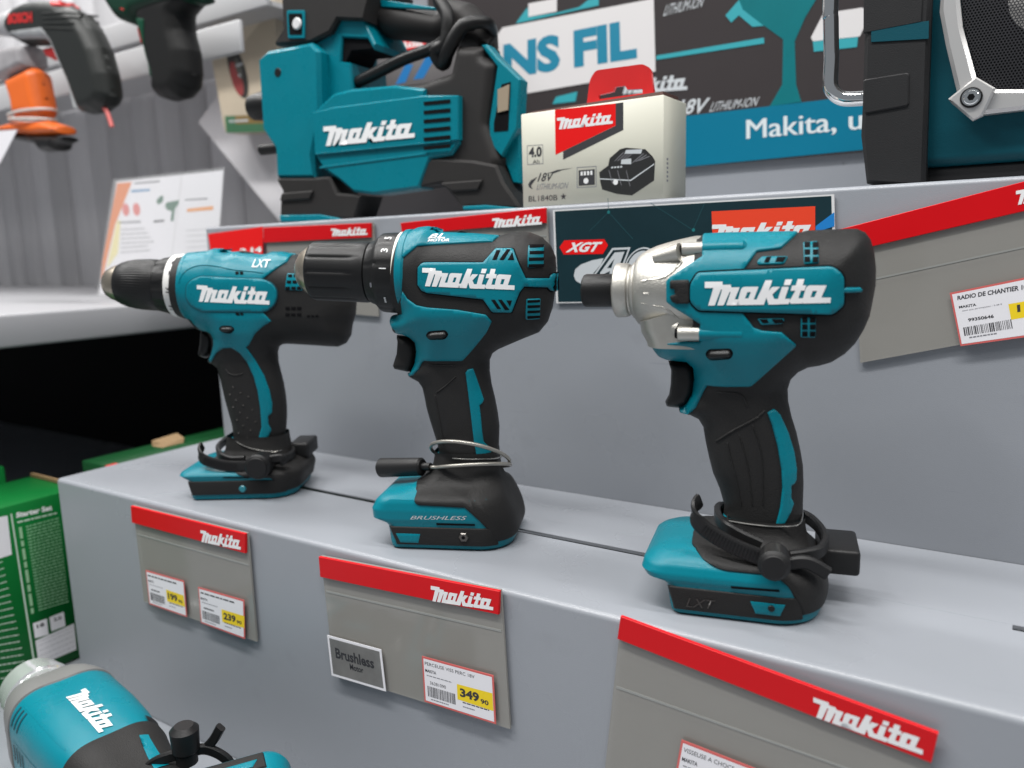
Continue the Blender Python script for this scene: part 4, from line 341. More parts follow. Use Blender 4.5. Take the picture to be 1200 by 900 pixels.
# ------------------------------------------------------------------ power tools
def foot_params(layers,v):
    L=np.array(layers,float); return [np.interp(v,L[:,0],L[:,k]) for k in range(1,6)]
def ring(u0,u1,hw,rf,rr,n=10):
    rf=min(rf,hw-.5); rr=min(rr,hw-.5,(u1-u0)*.6); P=[]
    def arc(cu,cw,r,a0,a1): 
        for i in range(n): a=R_(a0+(a1-a0)*i/n); P.append((cu+r*math.cos(a),cw+r*math.sin(a)))
    def line(a,b,k):
        for i in range(k): P.append((a[0]+(b[0]-a[0])*i/k,a[1]+(b[1]-a[1])*i/k))
    line((u0+rf,hw),(u1-rr,hw),30); arc(u1-rr,hw-rr,rr,90,0); line((u1,hw-rr),(u1,-(hw-rr)),8); arc(u1-rr,-(hw-rr),rr,0,-90)
    line((u1-rr,-hw),(u0+rf,-hw),30); arc(u0+rf,-(hw-rf),rf,-90,-180); line((u0,-(hw-rf)),(u0,hw-rf),8); arc(u0+rf,hw-rf,rf,180,90)
    return np.array(P)
def foot_shell(layers,m,parent,name='foot'):
    L=np.array(layers,float); vs=[]
    for a,b in zip(L[:-1,0],L[1:,0]):
        k=max(1,int((b-a)/1.0)); vs+=[a+(b-a)*i/k for i in range(k)]
    vs.append(L[-1,0]); rows=[ring(*foot_params(layers,v)) for v in vs]; n=len(rows[0])
    V=np.array([(p[0],-p[1],v) for v,r in zip(vs,rows) for p in r])*.001
    F=[(j*n+i,(j+1)*n+i,(j+1)*n+(i+1)%n,j*n+(i+1)%n) for j in range(len(vs)-1) for i in range(n)]+[tuple(range(n)),tuple(range((len(vs)-1)*n,len(vs)*n))[::-1]]
    return fixn(mesh(name,V,F,m,parent,40))
def foot_over(layers,over,vtop,m,parent,off=.8,name='foot_grip'):
    """rubber shell over the foot: covers every point above the line v=f(u) given by over"""
    O=np.array(over,float); vv=np.arange(2,vtop+.01,.25); rg=np.array([ring(*foot_params(layers,v)) for v in vv]); n=rg.shape[1]
    ok=vv[:,None]>=np.interp(rg[:,:,0],O[:,0],O[:,1]); vl=np.empty(n)
    for i in range(n):
        bad=np.where(~ok[:,i])[0]; vl[i]=vv[min(len(vv)-2,(bad[-1]+1) if len(bad) else 0)]
    vl=(np.roll(vl,1)+2*vl+np.roll(vl,-1))/4; K=20; V=[]; fr=[0,.015,.04]+list(np.linspace(.09,1,K-3))
    for j,f in enumerate(fr):
        for i in range(n):
            v=vl[i]+(vtop-vl[i])*f; u0,u1,hw,rf,rr=foot_params(layers,v); o=(-.5,off*.75,off)[min(j,2)]
            q=ring(u0-o,u1+o,hw+o,rf+o,rr+o)[i]; V.append((q[0],-q[1],v+o*.5))
    F=[(j*n+i,(j+1)*n+i,(j+1)*n+(i+1)%n,j*n+(i+1)%n) for j in range(K-1) for i in range(n)]
    return mesh(name,np.array(V)*.001,[f[::-1] for f in F],m,parent,40)
def foot_band(name,layers,va,vb,ua,ub,off,m,parent,skirt=.6,mirror=True):
    """raised band on the side of the foot between heights va,vb; ua,ub=(at va, at vb) end positions"""
    R0,C0=10,26; V=[]
    for r in range(R0):
        f=r/(R0-1); v=va+(vb-va)*f; P=foot_params(layers,v); rg=ring(*P); k=rg[:,1]>0; k&=np.arange(len(rg))<40; q=rg[k]; s=np.argsort(q[:,0]); q=q[s]
        a=ua[0]+(ua[1]-ua[0])*f; b=ub[0]+(ub[1]-ub[0])*f
        for c in range(C0):
            g=c/(C0-1); e=min(r,R0-1-r,c,C0-1-c); o=-.3 if e==0 else (off*.8 if e==1 else off)
            ff=(0,.012)[1] if c==1 else g; g2={0:0,1:.015,C0-2:.985,C0-1:1}.get(c,g); u=a+(b-a)*g2
            f2={0:0,1:.05,R0-2:.95,R0-1:1}.get(r,f); vv=va+(vb-va)*f2
            V.append((u,-(np.interp(u,q[:,0],q[:,1])+o),vv))
    F=[(r*C0+c,r*C0+c+1,(r+1)*C0+c+1,(r+1)*C0+c) for r in range(R0-1) for c in range(C0-1)]; V=np.array(V)*.001
    if mirror:
        Q=V.copy(); Q[:,1]*=-1; mesh(name,Q,[f[::-1] for f in F],m,parent,40)
    return mesh(name,V,F,m,parent,40)
def tilted(o,deg,pu,pv):
    a=R_(deg); me=o.data
    for v in me.vertices:
        x,z=v.co.x-pu*.001,v.co.z-pv*.001; v.co.x=pu*.001+x*math.cos(a)+z*math.sin(a); v.co.z=pv*.001-x*math.sin(a)+z*math.cos(a)
    return o
def local_plane(w): return lambda P,o: np.c_[np.asarray(P)[:,0],-(w+np.broadcast_to(o,len(P))),np.asarray(P)[:,1]]*.001
def text_cyl(name,s,u,v0,r,ang,hh,m,parent,lift=.15,tilt=0):
    """lettering wrapped round a ring, reading round the ring; centred at angle ang (deg) above the side"""
    V,F=glyphs(s,.02); wd=hh*({'1':.14,'14':.95,'16':.95,'...':3.2,'-':2.6}.get(s,.62*len(s))); P=[]
    for a,b in V:
        t=R_(ang)+(a-.5)*wd/r; P.append((u-hh*.5+ (1-b)*hh, -(r+lift)*math.cos(t), v0+(r+lift)*math.sin(t)))
    return mesh(name,np.array(P)*.001,F,m,parent,None)
def curve3(lst): return [(u*.001,-w*.001,v*.001) for u,v,w in lst]
def head(H,D,t,logo_off):
    """details common to the three tools"""
    S=lambda P,o: H.surf(P,np.broadcast_to(o,len(P)))
    return S
def vents(D,H,t,off=.75):
    for q in D: patch('vent_slot_shade',H,q,HOLE,t,off,edge=.25,grid=3,mirror=False,skirt=off-.15)  # no real openings: raised black patches paint the shade of each slot
def tool(key,name,label,cat):
    D=TOOLS[key]; t=thing(name,label,cat,tuple(c*.001 for c in D['pos']),D['yaw'],'power tools on the lower step')
    t.location.z+=.0004
    H=Height(D['outline'],D['knots'],D['open']); inflate('body',H,DARK,t)
    tr=Height(D['trigger'],[(0,8.5,4.5),(300,8.5,4.5)]); inflate('trigger',tr,BLACK if key!='M' else DARK,t,grid=2)
    lv=patch('lever_recess',H,rounded((np.array(D['lever'])-np.mean(D['lever'],0))*1.12+np.mean(D['lever'],0),2.5),HOLE,t,1.3,edge=.4,grid=1.6)
    c=np.mean(D['lever'],0); patch('direction_lever',H,rounded((np.array(D['lever'])-c)*[.98,.80]+c,2.5),BLACK,t,4.0,edge=2.0,grid=1.2)
    return D,t,H
# --- impact driver
D,t,H=tool('R','impact_driver','teal and charcoal impact driver with silver alloy nose, rightmost tool on the lower step','impact driver'); p=D['p']
S=head(H,D,t,1.9)
lathe('bit_collar',[(-82.3,5.2),(-82.3,7.6),(-81.6,8.7),(-80.4,9.2),(-66,9.1),(-64.6,8.5),(-63,8)],168.6,BLACK,t); lathe('bit_socket',[(-82.5,3.6),(-82.45,5.1),(-80,5.2)],168.6,HOLE,t,6)
lathe('nose_ring',[(-64,9),(-64,13.4),(-63.2,14.6),(-62.2,15),(-57.3,14.7),(-56.2,14.2),(-55.6,13.2),(-54.5,13.2)],168.6,SILVER,t)
def cf(u,a):
    return 1+.012*math.cos(4*a+.4)*(1 if -50<u<-20 else 0)
lathe('gear_case',[(-55,12.5),(-54.5,14),(-53.5,15.2),(-52.3,15.6),(-51.8,17.2),(-50.6,18.6),(-48.5,20),(-45.5,21.6),(-41,23.4),(-36,24.8),(-31,26),(-26,27),(-21,27.9),(-14,28.3),(-6,28.4)],168.6,SILVER,t,96,flute=cf)
fg=Height([(-50,152),(-49,146),(-46.8,142),(-46,139.4),(-14,139.0),(-14,156),(-30,158)],[(0,23.5,11),(300,23.5,11)],[3,4,5,6]); inflate('case_flange',fg,SILVER,t)
for sg,vv in ((1,188.5),(-1,149.3)):
    cyl('case_fairing',(-.040,-.0160,(168.6+(vv-168.6)*.86)*.001),(-.0264,-.0200,vv*.001),.0030,SILVER,t,28,0,.0050)
def on_case(P,o):
    P=np.asarray(P,float); r=np.interp(P[:,0],[-52,-45.5,-36,-26,-14],[16.6,21.6,24.8,27,28.3])+np.broadcast_to(o,len(P)); d=P[:,1]-168.6; return np.c_[P[:,0],-np.sqrt(np.maximum(1,r*r-d*d)),P[:,1]]*.001
for ln in ([(-49,174),(-42,175),(-33,177),(-25,184)],[(-49,163),(-42,162),(-33,160),(-25,153)]):
    q=strip_poly(smooth_line(ln),1.5); V,F_=tri2d([q],(),1.2,rings=(.35,)); dd=pdist(V,[q]); mesh('case_rib',on_case(V,-.3+1.0*np.minimum(1,dd/.5)),F_,SILVER,t,60)
q=[(-45.2,166.8),(-41.5,166.8),(-41.5,168.6),(-45.2,168.6)]; V,F_=tri2d([q],(),.6,rings=(.2,)); mesh('case_mark',on_case(V,-.2+.8*np.minimum(1,pdist(V,[q])/.3)),F_,SILVER,t,60)
hs=patch('housing',H,p['T1'],TEAL,t,1.25); patch('panel_gap_shade',H,grow(rounded(p['logo'],2),.75),HOLE,t,1.5,edge=.2); lp=patch('name_panel',H,rounded(p['logo'],2),TEAL,t,2.0,edge=.45)  # the gap is a dark patch round the panel, its shade painted
patch('belt_clip_mount',H,p['clip'],DARK,t,2.3,edge=.5); patch('panel_tail',H,p['tail'],TEAL,t,1.9,edge=.5)
patch('grip_stripe',H,p['stripe'],TEAL,t,1.3,edge=.5,grid=1.0)
VF=[patch('vent_frame',H,rounded(p[k],1),TEAL,t,.7,edge=.3,grid=1.6) for k in ('vfA','vfB','vfC','vfD')]
vents(p['h'][:6],H,VF[0],.95); vents(p['h'][6:12],H,VF[2],.95); vents(p['h'][12:14],H,VF[1],.95); vents(p['h'][14:],H,VF[3],.95)
for q in p['ridge'][:3]: patch('grip_rib',H,strip_poly(smooth_line(q),.8),DARK,t,.55,edge=.4,grid=None)
for q in p['ridge'][3:]: patch('grip_ridge',H,strip_poly(smooth_line(q),1.6),DARK,t,.7,edge=.8,grid=None)
logo('lettering',S,p['logoq'],WHITE,lp,2.25,grid=1.5)
for a,b,c,r in D['boss']:
    w0=H([b])[0]-1.4
    lathe('screw_boss',[(a[0],2),(a[0],r),(b[0],r)],b[1],SILVER,t,24,w0=w0); lathe('boss_sleeve',[(b[0]-.1,r+.15),(c[0]-2,r+.15),(c[0],r-1.5)],b[1],TEAL,t,24,w0=w0)
    lathe('screw_hole',[(a[0]-1.6,2.4),(a[0]+.3,r-.9)],b[1],HOLE,t,20,w0=w0-.2)
LAY=[(0,-28,45,35,5,22),(1,-28.5,46.3,36.6,6,23),(4,-29,47.5,37,6,24),(12,-30.4,49.3,37,7,24),(15,-31,49.4,37,7,24),(17,-33.5,49,37.3,8,24),(19,-42.5,48.6,38,11,25),(22,-45,47.5,38,12,25),(26,-44,45.2,36.6,13,25),(29,-41,43,34,14,24),(31.5,-37,40.8,30,14,22),(33,-31,39.6,26,14,19),(34.5,-22,38.8,22.5,13,17),(37,-11,38,19.4,12,15),(41,-6,37.3,17.4,12,14),(46,-4,37,16.6,11,14)]
foot_shell(LAY,TEAL,t); foot_over(LAY,[(-24,60),(-20,34.2),(-16,32),(-12,29.5),(-5,26.8),(0,26.2),(30.5,26),(33.5,16.5),(34.5,5)],47,DARK,t,1.1)
foot_band('side_rail',LAY,2.6,15.6,(-26.2,-30),(38,38),1.0,DARK,t); foot_band('latch_tab',LAY,5.6,12.4,(15,11.7),(26.7,29.6),1.75,TEAL,t)
text('rail_marking',local_plane(38.35),'LXT',[(-20,5.2),(-5,5.8),(-5,10.6),(-20,10.2)],mat('dark_emboss',(.036,.033,.031),.45),t,.12,.0,.3); prism('slit',local_plane(37.4),[(2.5,19.2),(26,19.9),(26.2,18.8),(2.8,18)],.9,HOLE,t)
cyl('screw',(.0225,-.0375,.0098),(.0225,-.0394,.0098),.0017,BLACK,t,20,.0004)
# --- brushless drill driver
D,t,H=tool('M','drill_driver','teal and charcoal drill driver with numbered black clutch ring, middle tool on the lower step','drill'); p=D['p']
S=head(H,D,t,1.4); V0=179.1; TL=2.9
def fl(u,a): return 1-.035*max(0,math.cos(12*a))**6*(1 if -93<u<-62 else 0)
def tl(o,dx=3.6):
    tilted(o,TL,-34,V0)
    for v in o.data.vertices: v.co.x+=dx*.001
    return o
tl(lathe('chuck_nose',[(-105.8,6.5),(-105.5,9.5),(-103.5,12.3),(-99.5,15.4),(-95.5,17.6),(-93,18.2)],V0,NICKEL,t)); tl(lathe('jaw_hole',[(-106.3,3),(-105.85,6.4),(-104,6.5)],V0,HOLE,t,24))
tl(lathe('chuck_sleeve',[(-95.6,17),(-95.4,18.6),(-94.5,19.5),(-92.6,20),(-92,20),(-85,20.1),(-75,20.2),(-68,20.2),(-63,20.3),(-61,20.4),(-57,20.4),(-55,20),(-54.2,19)],V0,BLACK,t,144,flute=fl))
tl(lathe('clutch_ring',[(-54.8,17.5),(-54.5,18.5),(-53.8,20.3),(-52.6,21),(-49.5,22),(-46.6,25.2),(-45.2,26.2),(-43,26.5),(-33.6,26.9),(-32.8,26)],V0,BLACK,t,96,flute=lambda u,a:1-.03*max(0,math.cos(10*a+.6))**10*(1 if -53<u<-40 else 0)))
tl(lathe('front_shell',[(-30.9,25),(-30.7,28.0),(-29.5,28.9),(-26.2,29.2),(-24.8,28)],V0,TEAL,t,96)); tl(lathe('white_ring',[(-33.2,26),(-33.1,27.2),(-31.2,27.3),(-30.6,26.4)],V0,mat('cream_plastic',(.72,.70,.62),.45),t))
for s_,an in (('1',8),('3',34),('5',58),('...',-38)): tl(text_cyl('clutch_number',s_,-38.5,V0,26.9,an,4.6 if s_!='...' else 1.4,WHITE,t))
tl(text_cyl('index_mark','-',-47,V0,25.6,-16,1.2,GINK,t))
patch('top_housing',H,p['T1'],TEAL,t,1.1); patch('trigger_housing',H,p['T2'],TEAL,t,1.1); patch('panel_gap_shade',H,grow(p['logo'],.7),HOLE,t,.6,edge=.2); lp=patch('name_panel',H,p['logo'],TEAL,t,1.5,edge=.45)
patch('grip_stripe',H,p['stripe'],TEAL,t,1.3,edge=.5,grid=1.0)
VF=[patch('vent_frame',H,rounded(p[k],1),TEAL,t,.7,edge=.3,grid=1.6) for k in ('vfA','vfB')]
vents(p['h'][:6],H,lp,1.75); vents(p['h'][6:10],H,VF[0],.95); vents(p['h'][10:],H,VF[1],.95)
for q in p['ridge']: patch('grip_ridge',H,strip_poly(smooth_line(q),1.3),DARK,t,.6,edge=.6,grid=None)
logo('lettering',S,p['logoq'],WHITE,lp,1.75,grid=1.5)
q=np.array(p['blq'],float); mid_=lambda a,b,f:a+(b-a)*f
text('lettering',S,'BL',[mid_(q[0],q[3],.42),mid_(mid_(q[0],q[1],.82),mid_(q[3],q[2],.82),.42),mid_(q[3],q[2],.82),q[3]],WHITE,t,1.35,.015,.3)
text('lettering',S,'MOTOR',[q[0],q[1],mid_(q[1],q[2],.34),mid_(q[0],q[3],.34)],WHITE,t,1.35,.02,.3)
sw=Height(D['switch'],[(0,7,2),(300,7,2)]); inflate('speed_switch',sw,BLACK,t,grid=2)
LAY=[(0,-36,42,35,5,20),(1,-36.5,43.5,36.6,6,21),(4,-37,45,37,6,22),(10,-37.8,45.6,37,7,22),(15,-38.5,44.8,37,7,22),(17,-41,44.2,37.2,8,22),(20,-49,43.2,37.8,9,22),(26,-49.5,40.6,37.8,9,22),(31,-47,38.2,37,10,22),(33.3,-44.5,37.2,36,10,21),(35,-41,36.2,32,11,20),(36.3,-34,35.4,27,12,18),(38,-26,34.5,23,12,16),(41,-18,33,20,11,15),(45,-13.5,31.8,18,11,14),(51,-11,31,16.8,10,13),(57,-9.8,30.6,16.2,10,13)]
foot_shell(LAY,TEAL,t); foot_over(LAY,[(-32,70),(-22,37.5),(-19,34),(-18.3,30.8),(-16,29.8),(20,28.6),(26,17),(30,16),(33,5)],59,DARK,t,1.1)
foot_band('side_rail',LAY,2.8,15.4,(-31.5,-36.5),(36,36),1.3,DARK,t); foot_band('latch_tab',LAY,4.4,11.2,(-28.6,-32),(-16.5,-14.6),1.75,TEAL,t)
prism('slit',local_plane(37.2),[(-4,18.4),(21.6,18.4),(21.6,17.2),(-4,17.0)],.5,HOLE,t)
text('lettering',local_plane(37.9),'BRUSHLESS',D['side']['txt'],mat('grey_print',(.50,.52,.53),.5),t,.1,.0,.35)
cyl('screw',(.0141,-.0375,.0097),(.0141,-.0397,.0097),.0033,mat('worn_screw',(.16,.15,.14),.35,metal=.9,var=.5,vscale=900),t,6,.0006); cyl('screw_recess',(.0141,-.0390,.0097),(.0141,-.03985,.0097),.0013,HOLE,t,6)
# --- older drill driver
D,t,H=tool('L','drill_driver','teal drill driver with white torque ring and dotted black grip, leftmost on lower step','drill'); p=D['p']
S=head(H,D,t,1.7); V0=170.9; TL=3.9; tl=lambda o: tilted(o,TL,-45,V0)
tl(lathe('chuck_nose',[(-108,6),(-107.6,9),(-106,11),(-102,13.4),(-97,15.4),(-93,16.4)],V0,NICKEL,t)); tl(lathe('jaw_hole',[(-108.4,3),(-108.05,5.9),(-106,6)],V0,HOLE,t,24))
tl(lathe('chuck_sleeve',[(-96.3,14),(-95.8,15.9),(-93.5,17.3),(-89,18.8),(-83,20),(-77,20.6),(-69,20.9),(-63,20.8),(-61.8,20.2)],V0,BLACK,t,180,flute=lambda u,a:1-.012*(math.cos(60*a)>0)*(1 if -92<u<-64 else 0)))
tl(lathe('clutch_collar',[(-62.5,19),(-62.2,20.8),(-61,22),(-54,23.6),(-50.6,24.3),(-50,23)],V0,BLACK,t,96,flute=lambda u,a:1-.05*(math.cos(9*a+1.2)>.2)*(1 if -62<u<-51 else 0)))
tl(lathe('torque_ring',[(-51,22),(-50.6,24.6),(-50,25.2),(-43,26.3),(-40,26.6),(-39.4,25.5)],V0,mat('pale_ring',(.66,.65,.63),.45),t))
for s_,an in (('16',-4),('-',26),('14',-38),('-',48)): tl(text_cyl('torque_number',s_,-45.2,V0,26.15,an,5.0 if s_!='-' else 1.3,INK,t))
tl(lathe('front_shell',[(-40,24),(-39.7,26.6),(-39,27.4),(-36,27.8),(-30,28)],V0,TEAL,t,96)); patch('housing',H,p['T1'],TEAL,t,1.1); patch('panel_gap_shade',H,grow(rounded(p['logo'],3),.45),mat('teal_gap_shade',(.0,.05,.07),.5),t,1.3,edge=.2); lp=patch('name_panel',H,rounded(p['logo'],3),TEAL,t,1.9,edge=.7)  # panel gap in a darkened teal, shade put into the colour
for q in p['arch']: patch('housing_ridge',H,strip_poly(smooth_line(q),1.2),TEAL,t,1.7,edge=.6,grid=None,skirt=.8)
vents(p['h'],H,t,1.35)
vf=patch('vent_frame',H,p['vf'][0],TEAL,t,.7,edge=.3); vents(p['hv'][:9],H,vf,.95); vents(p['hv'][9:],H,t,.5)
for q in p['ridge']: patch('grip_ridge',H,strip_poly(smooth_line(q),1.2),DARK,t,.6,edge=.5,grid=None)
for a in p['dots']: patch('grip_dot',H,[(a[0]+.95*math.cos(k*math.pi/4),a[1]+.75*math.sin(k*math.pi/4)) for k in range(8)],mat('grip_dot',(.06,.055,.05),.35),t,1.0,edge=.5,grid=None,mirror=False)
logo('lettering',S,p['logoq'],WHITE,lp,2.15,grid=1.5); text('lettering',S,'LXT',p['lxtq'],WHITE,t,1.9,0,.3)
sw=Height(D['switch'],[(0,8,2),(300,8,2)]); inflate('speed_switch',sw,BLACK,t,grid=2)
LAY=[(0,-39,41,35,5,19),(1,-39.5,43,36.6,6,20),(4,-40,44.5,37,6,21),(10,-41,46.5,37,7,21),(16,-42,47.8,37,7,21),(18,-46,47.3,37.4,8,21),(20,-49,46.4,37.8,9,21),(22,-48,44,36.4,9,21),(24,-43,39.5,32,10,20),(25.5,-33,36.5,27,11,18),(27,-26,34.6,23,12,16),(30,-20,33,20,11,15),(35,-17.4,31.8,17.6,11,14),(43,-15.8,31,16.2,10,13)]
foot_shell(LAY,TEAL,t); foot_over(LAY,[(-42,60),(-34,25.6),(-20,24.6),(-4,23.2),(6,18.6),(12,17.2),(30,17),(32.5,5)],46,DARK,t,1.1)
foot_band('side_rail',LAY,4.2,16,(-37.8,-40.5),(38,38),1.3,DARK,t)
cyl('screw',(.0044,-.0375,.0093),(.0044,-.0396,.0093),.0028,mat('screw_teal',(.02,.20,.25),.3),t,20,.0006)
prism('slit',local_plane(37.2),[(-11,19.4),(9.8,18.6),(9.8,17.6),(-11,18.3)],.5,HOLE,t)
# ------------------------------------------------------------------ theft guards (held on the tools, things of their own)
CLAMP=mat('clamp_black',(.011,.011,.0115),.45,spec=.3,bump=.3,scale=1500,rvar=.08)
def clamp(key,label,blk=None):
    D=TOOLS[key]; c=D['clamp']; t=thing('security_clamp',label,'security tag',tuple(x*.001 for x in D['pos']),D['yaw'],'black ratchet security clamps')
    sp=smooth_line(curve3(c['strap'])); s=tube('ratchet_strap',c3(c['strap']),0,CLAMP,t,section=(.0043,.0015))
    tth=[]
    p=smooth_line(curve3(c['strap']),14); d=np.gradient(p,axis=0); L=np.r_[0,np.cumsum(np.linalg.norm(np.diff(p,axis=0),axis=1))]
    k=0
    for f in np.arange(.30*L[-1],.86*L[-1],.0017):
        q=np.array([np.interp(f,L,p[:,i]) for i in range(3)]); tg=np.array([np.interp(f,L,d[:,i]) for i in range(3)]); tg/=np.linalg.norm(tg); n=np.cross(tg,[0,0,1]); n/=np.linalg.norm(n); n*=-1 if n[1]>0 else 1
        up=np.cross(n,tg); up*=1 if up[2]>0 else -1; cen=q+n*.0013
        tth.append((cen,tg,n,up))
    V=[];F=[]
    for cen,tg,n,up in tth:
        b=len(V)
        for a in (-.00035,.00035):
            for h in (-.0031,.0031): V+= [cen+tg*a+up*h-n*.0004, cen+tg*a+up*h+n*.0006]
        F+=[(b+0,b+1,b+3,b+2),(b+4,b+6,b+7,b+5),(b+1,b+5,b+7,b+3),(b,b+4,b+5,b+1),(b+2,b+3,b+7,b+6)]
    if V: fixn(mesh('ratchet_teeth',V,F,CLAMP,t,30))
    tube('clamp_loop',c3(c['loop']),0,CLAMP,t,section=(.0034,.0018))
    k0=c3(c['knob'])[0]; r=abs(c['knob'][1][0]-c['knob'][0][0])*.001*1.12
    cyl('lock_knob',(k0[0],-.030,k0[2]),(k0[0],-.0465,k0[2]),r*.93,CLAMP,t,40,.0015,r); cyl('knob_cap',(k0[0],-.0460,k0[2]),(k0[0],-.0478,k0[2]),r*.80,CLAMP,t,40,.0006)
    tube('release_lever',c3(c['lever']),0,CLAMP,t,section=(.0034,.0022))
    box('tag_block',tuple(x*.001 for x in blk[0]),tuple(x*.001 for x in blk[1]),CLAMP,t,.0022,3)
    tube('wire',c3(c['wire'])+[(w_[0]*.001,.017,w_[1]*.001+.001) for w_ in c['wire'][::-1]]+[c3(c['wire'])[0]],.00045,STEEL,t,6)
def c3(l): return curve3(l)
clamp('R','black plastic ratchet clamp with round knob, locked round the impact driver handle',((44.5,-5,17.5),(66,30,31.5)))
clamp('L','black plastic ratchet clamp with square block, locked round the leftmost drill handle',((30.5,3,23),(47.5,36,36)))
D=TOOLS['M']; c=D['clamp']; t=thing('security_cable','grey steel cable loop with black plug tied round the middle drill handle','security cable',tuple(x*.001 for x in D['pos']),D['yaw'])
CAB=mat('coated_cable',(.36,.345,.31),.3,metal=.6)
a,b=c3(c['stub']); cyl('cable_plug',a,b,.0068,CLAMP,t,24,.0012,.0062); cyl('plug_tip',b,(b[0]+.006,b[1]-.002,b[2]+.0005),.0028,CLAMP,t,16)
def ell(cu,cv,ru,rw,dv,ph,n=30,a0=0,a1=360): 
    return [((cu+ru*math.cos(R_(a)))*.001,-(rw*math.sin(R_(a)))*.001,(cv+dv*math.sin(R_(a+ph)))*.001) for a in np.linspace(a0,a1,n)]
tube('cable_loop',ell(12,55,27,24,15,-12),.0013,CAB,t,10,2); tube('cable_loop',[(b[0]+.004,b[1]-.001,b[2])]+ell(12.5,46.5,27,24,8,15,26,140,-150),.0013,CAB,t,10,2); tube('thin_wire',ell(13,54.5,21.5,19,2.5,-8),.00045,STEEL,t,6,2)
# ------------------------------------------------------------------ price holders and labels
def lrp(q,s,t): return quadmap([(s,t)],q)[0]
def sub(q,s0,s1,t0,t1): return [lrp(q,s0,t0),lrp(q,s1,t0),lrp(q,s1,t1),lrp(q,s0,t1)]
def blq(q): return [q[3],q[2],q[1],q[0]]          # TL,TR,BR,BL -> BL,BR,TR,TL
def flat_thing(name,label,cat,Y,pts,group=None):
    c=np.mean(pts,0)*.001; t=thing(name,label,cat,(c[0],Y,c[1]),0,group); return t,rel(planeY(Y),(c[0],Y,c[1]))
def holder(F,Y,label,group='clear price pockets with red header strips'):
    t,S=flat_thing('price_holder',label,'price holder',Y,F['plate'],group)
    prism('pocket',S,F['plate'],1.6,ACRYL,t,base=-2.2); h=blq(F['head'])
    hd=prism('header_strip',S,F['head'],1.9,RED,t,base=-.5,bev=.3); logo('lettering',S,F['logo'],WHITE,hd,1.6)
    q=blq(F['plate']); 
    if 'crease' not in F: prism('pocket_lip',S,sub(q,.01,.99,.70,.715),.25,mat('acrylic_edge',(.28,.285,.27),.2),t,base=-.62)
    return t
def bars(S,q,m,t,name='barcode',n=30):
    x=0; polys=[]
    while x<.98:
        wd=random.choice((.012,.012,.02,.03)); polys.append(sub(q,x,min(1,x+wd),0,1)); x+=wd+random.choice((.012,.018,.025))
    V=[];F=[]
    for p in polys: b=len(V); V+=list(p); F.append((b,b+1,b+2,b+3))
    return mesh(name,S(np.array(V),.12),F,m,t,None)
def lines(S,segs,m,t,hh=.5,name='print_line',lift=.12,broken=True):
    V=[];F=[]
    for a,b in segs:
        a=np.array(a);b=np.array(b); L=np.hypot(*(b-a)); n=np.array([-(b-a)[1],(b-a)[0]])/L*hh*.5; s=0
        while s<1:
            e=min(1,s+(random.uniform(.06,.16) if broken else 1)); k=len(V); V+=[a+(b-a)*s-n,a+(b-a)*e-n,a+(b-a)*e+n,a+(b-a)*s+n]; F.append((k,k+1,k+2,k+3)); s=e+.025
    return mesh(name,S(np.array(V),lift),F,m,t,None)
def price_label(q4,Y,label,price=None,yq=None,head='',brand='MAKITA',code='',cents='90'):
    q=blq(q4); t,S=flat_thing('price_label',label,'price label',Y,q4,'price labels in the clear pockets')
    prism('card',S,q4,.35,PINK,t,base=-.35); pp=fill('paper',S,sub(q,.022,.978,.04,.96),PAPER,t,.06); t0=t; t=pp
    if head: text('lettering',S,head,sub(q,.04,.04+min(.9,.032*len(head)),.83,.90),INK,t,.12,.0)
    else: lines(S,[(lrp(q,.05,.865),lrp(q,.80,.865))],INK,t,1.2)
    text('lettering',S,brand,sub(q,.04,.20,.68,.745),INK,t,.12,.02); lines(S,[(lrp(q,.06,.61),lrp(q,.42,.61))],GINK,t,.6)
    if code: text('lettering',S,code,sub(q,.10,.33,.43,.50),INK,t,.12,.0)
    else: lines(S,[(lrp(q,.10,.465),lrp(q,.33,.465))],INK,t,1.2)
    bars(S,sub(q,.06,.46,.15,.38),INK,t); lines(S,[(lrp(q,.10,.10),lrp(q,.36,.10))],GINK,t,.7); lines(S,[(lrp(q,.56,.16),lrp(q,.72,.16))],GINK,t,.7); lines(S,[(lrp(q,.56,.25),lrp(q,.92,.25))],INK,t,.7)
    if yq is not None:
        y=blq(yq); fill('price_patch',S,yq,YEL,t,.10); text('lettering',S,price,sub(y,.08,.62,.24,.80),INK,t,.16,.04); text('lettering',S,cents,sub(y,.66,.88,.22,.50),INK,t,.16,.03)
    return t0
f=FLAT['tag1']; holder(f,-.0035,'clear price pocket with red header below the leftmost drill, holding two price labels')
price_label(f['l1'],-.0050,'white price label with small yellow patch, left one of the pair under the leftmost drill','199',f['y1'],'','MAKITA','')
price_label(f['l2'],-.0050,'white price label reading 239, right one of the pair under the leftmost drill','239',f['y2'],'','MAKITA','')
f=FLAT['tag2']; holder(f,-.0035,'clear price pocket with red header below the middle drill, holding a brushless card')
price_label(f['l1'],-.0050,'white price label reading 349 in the pocket under the middle drill','349',f['y1'],'PERCEUSE VISS PERC 18V','MAKITA','36381090')
t,S=flat_thing('motor_card','silver card reading Brushless Motor in the pocket under the middle drill','card',-.0050,f['card']); q=blq(f['card'])
prism('card',S,f['card'],.35,PAPER,t,base=-.35); fill('silver_print',S,sub(q,.035,.965,.06,.94),mat('brushed_silver_print',(.34,.33,.32),.33,metal=.55,var=.5,vscale=38),t,.06)
text('lettering',S,'Brushless',sub(q,.13,.84,.48,.74),INK,t,.14,.03); text('lettering',S,'Motor',sub(q,.38,.63,.29,.44),INK,t,.14,.03)
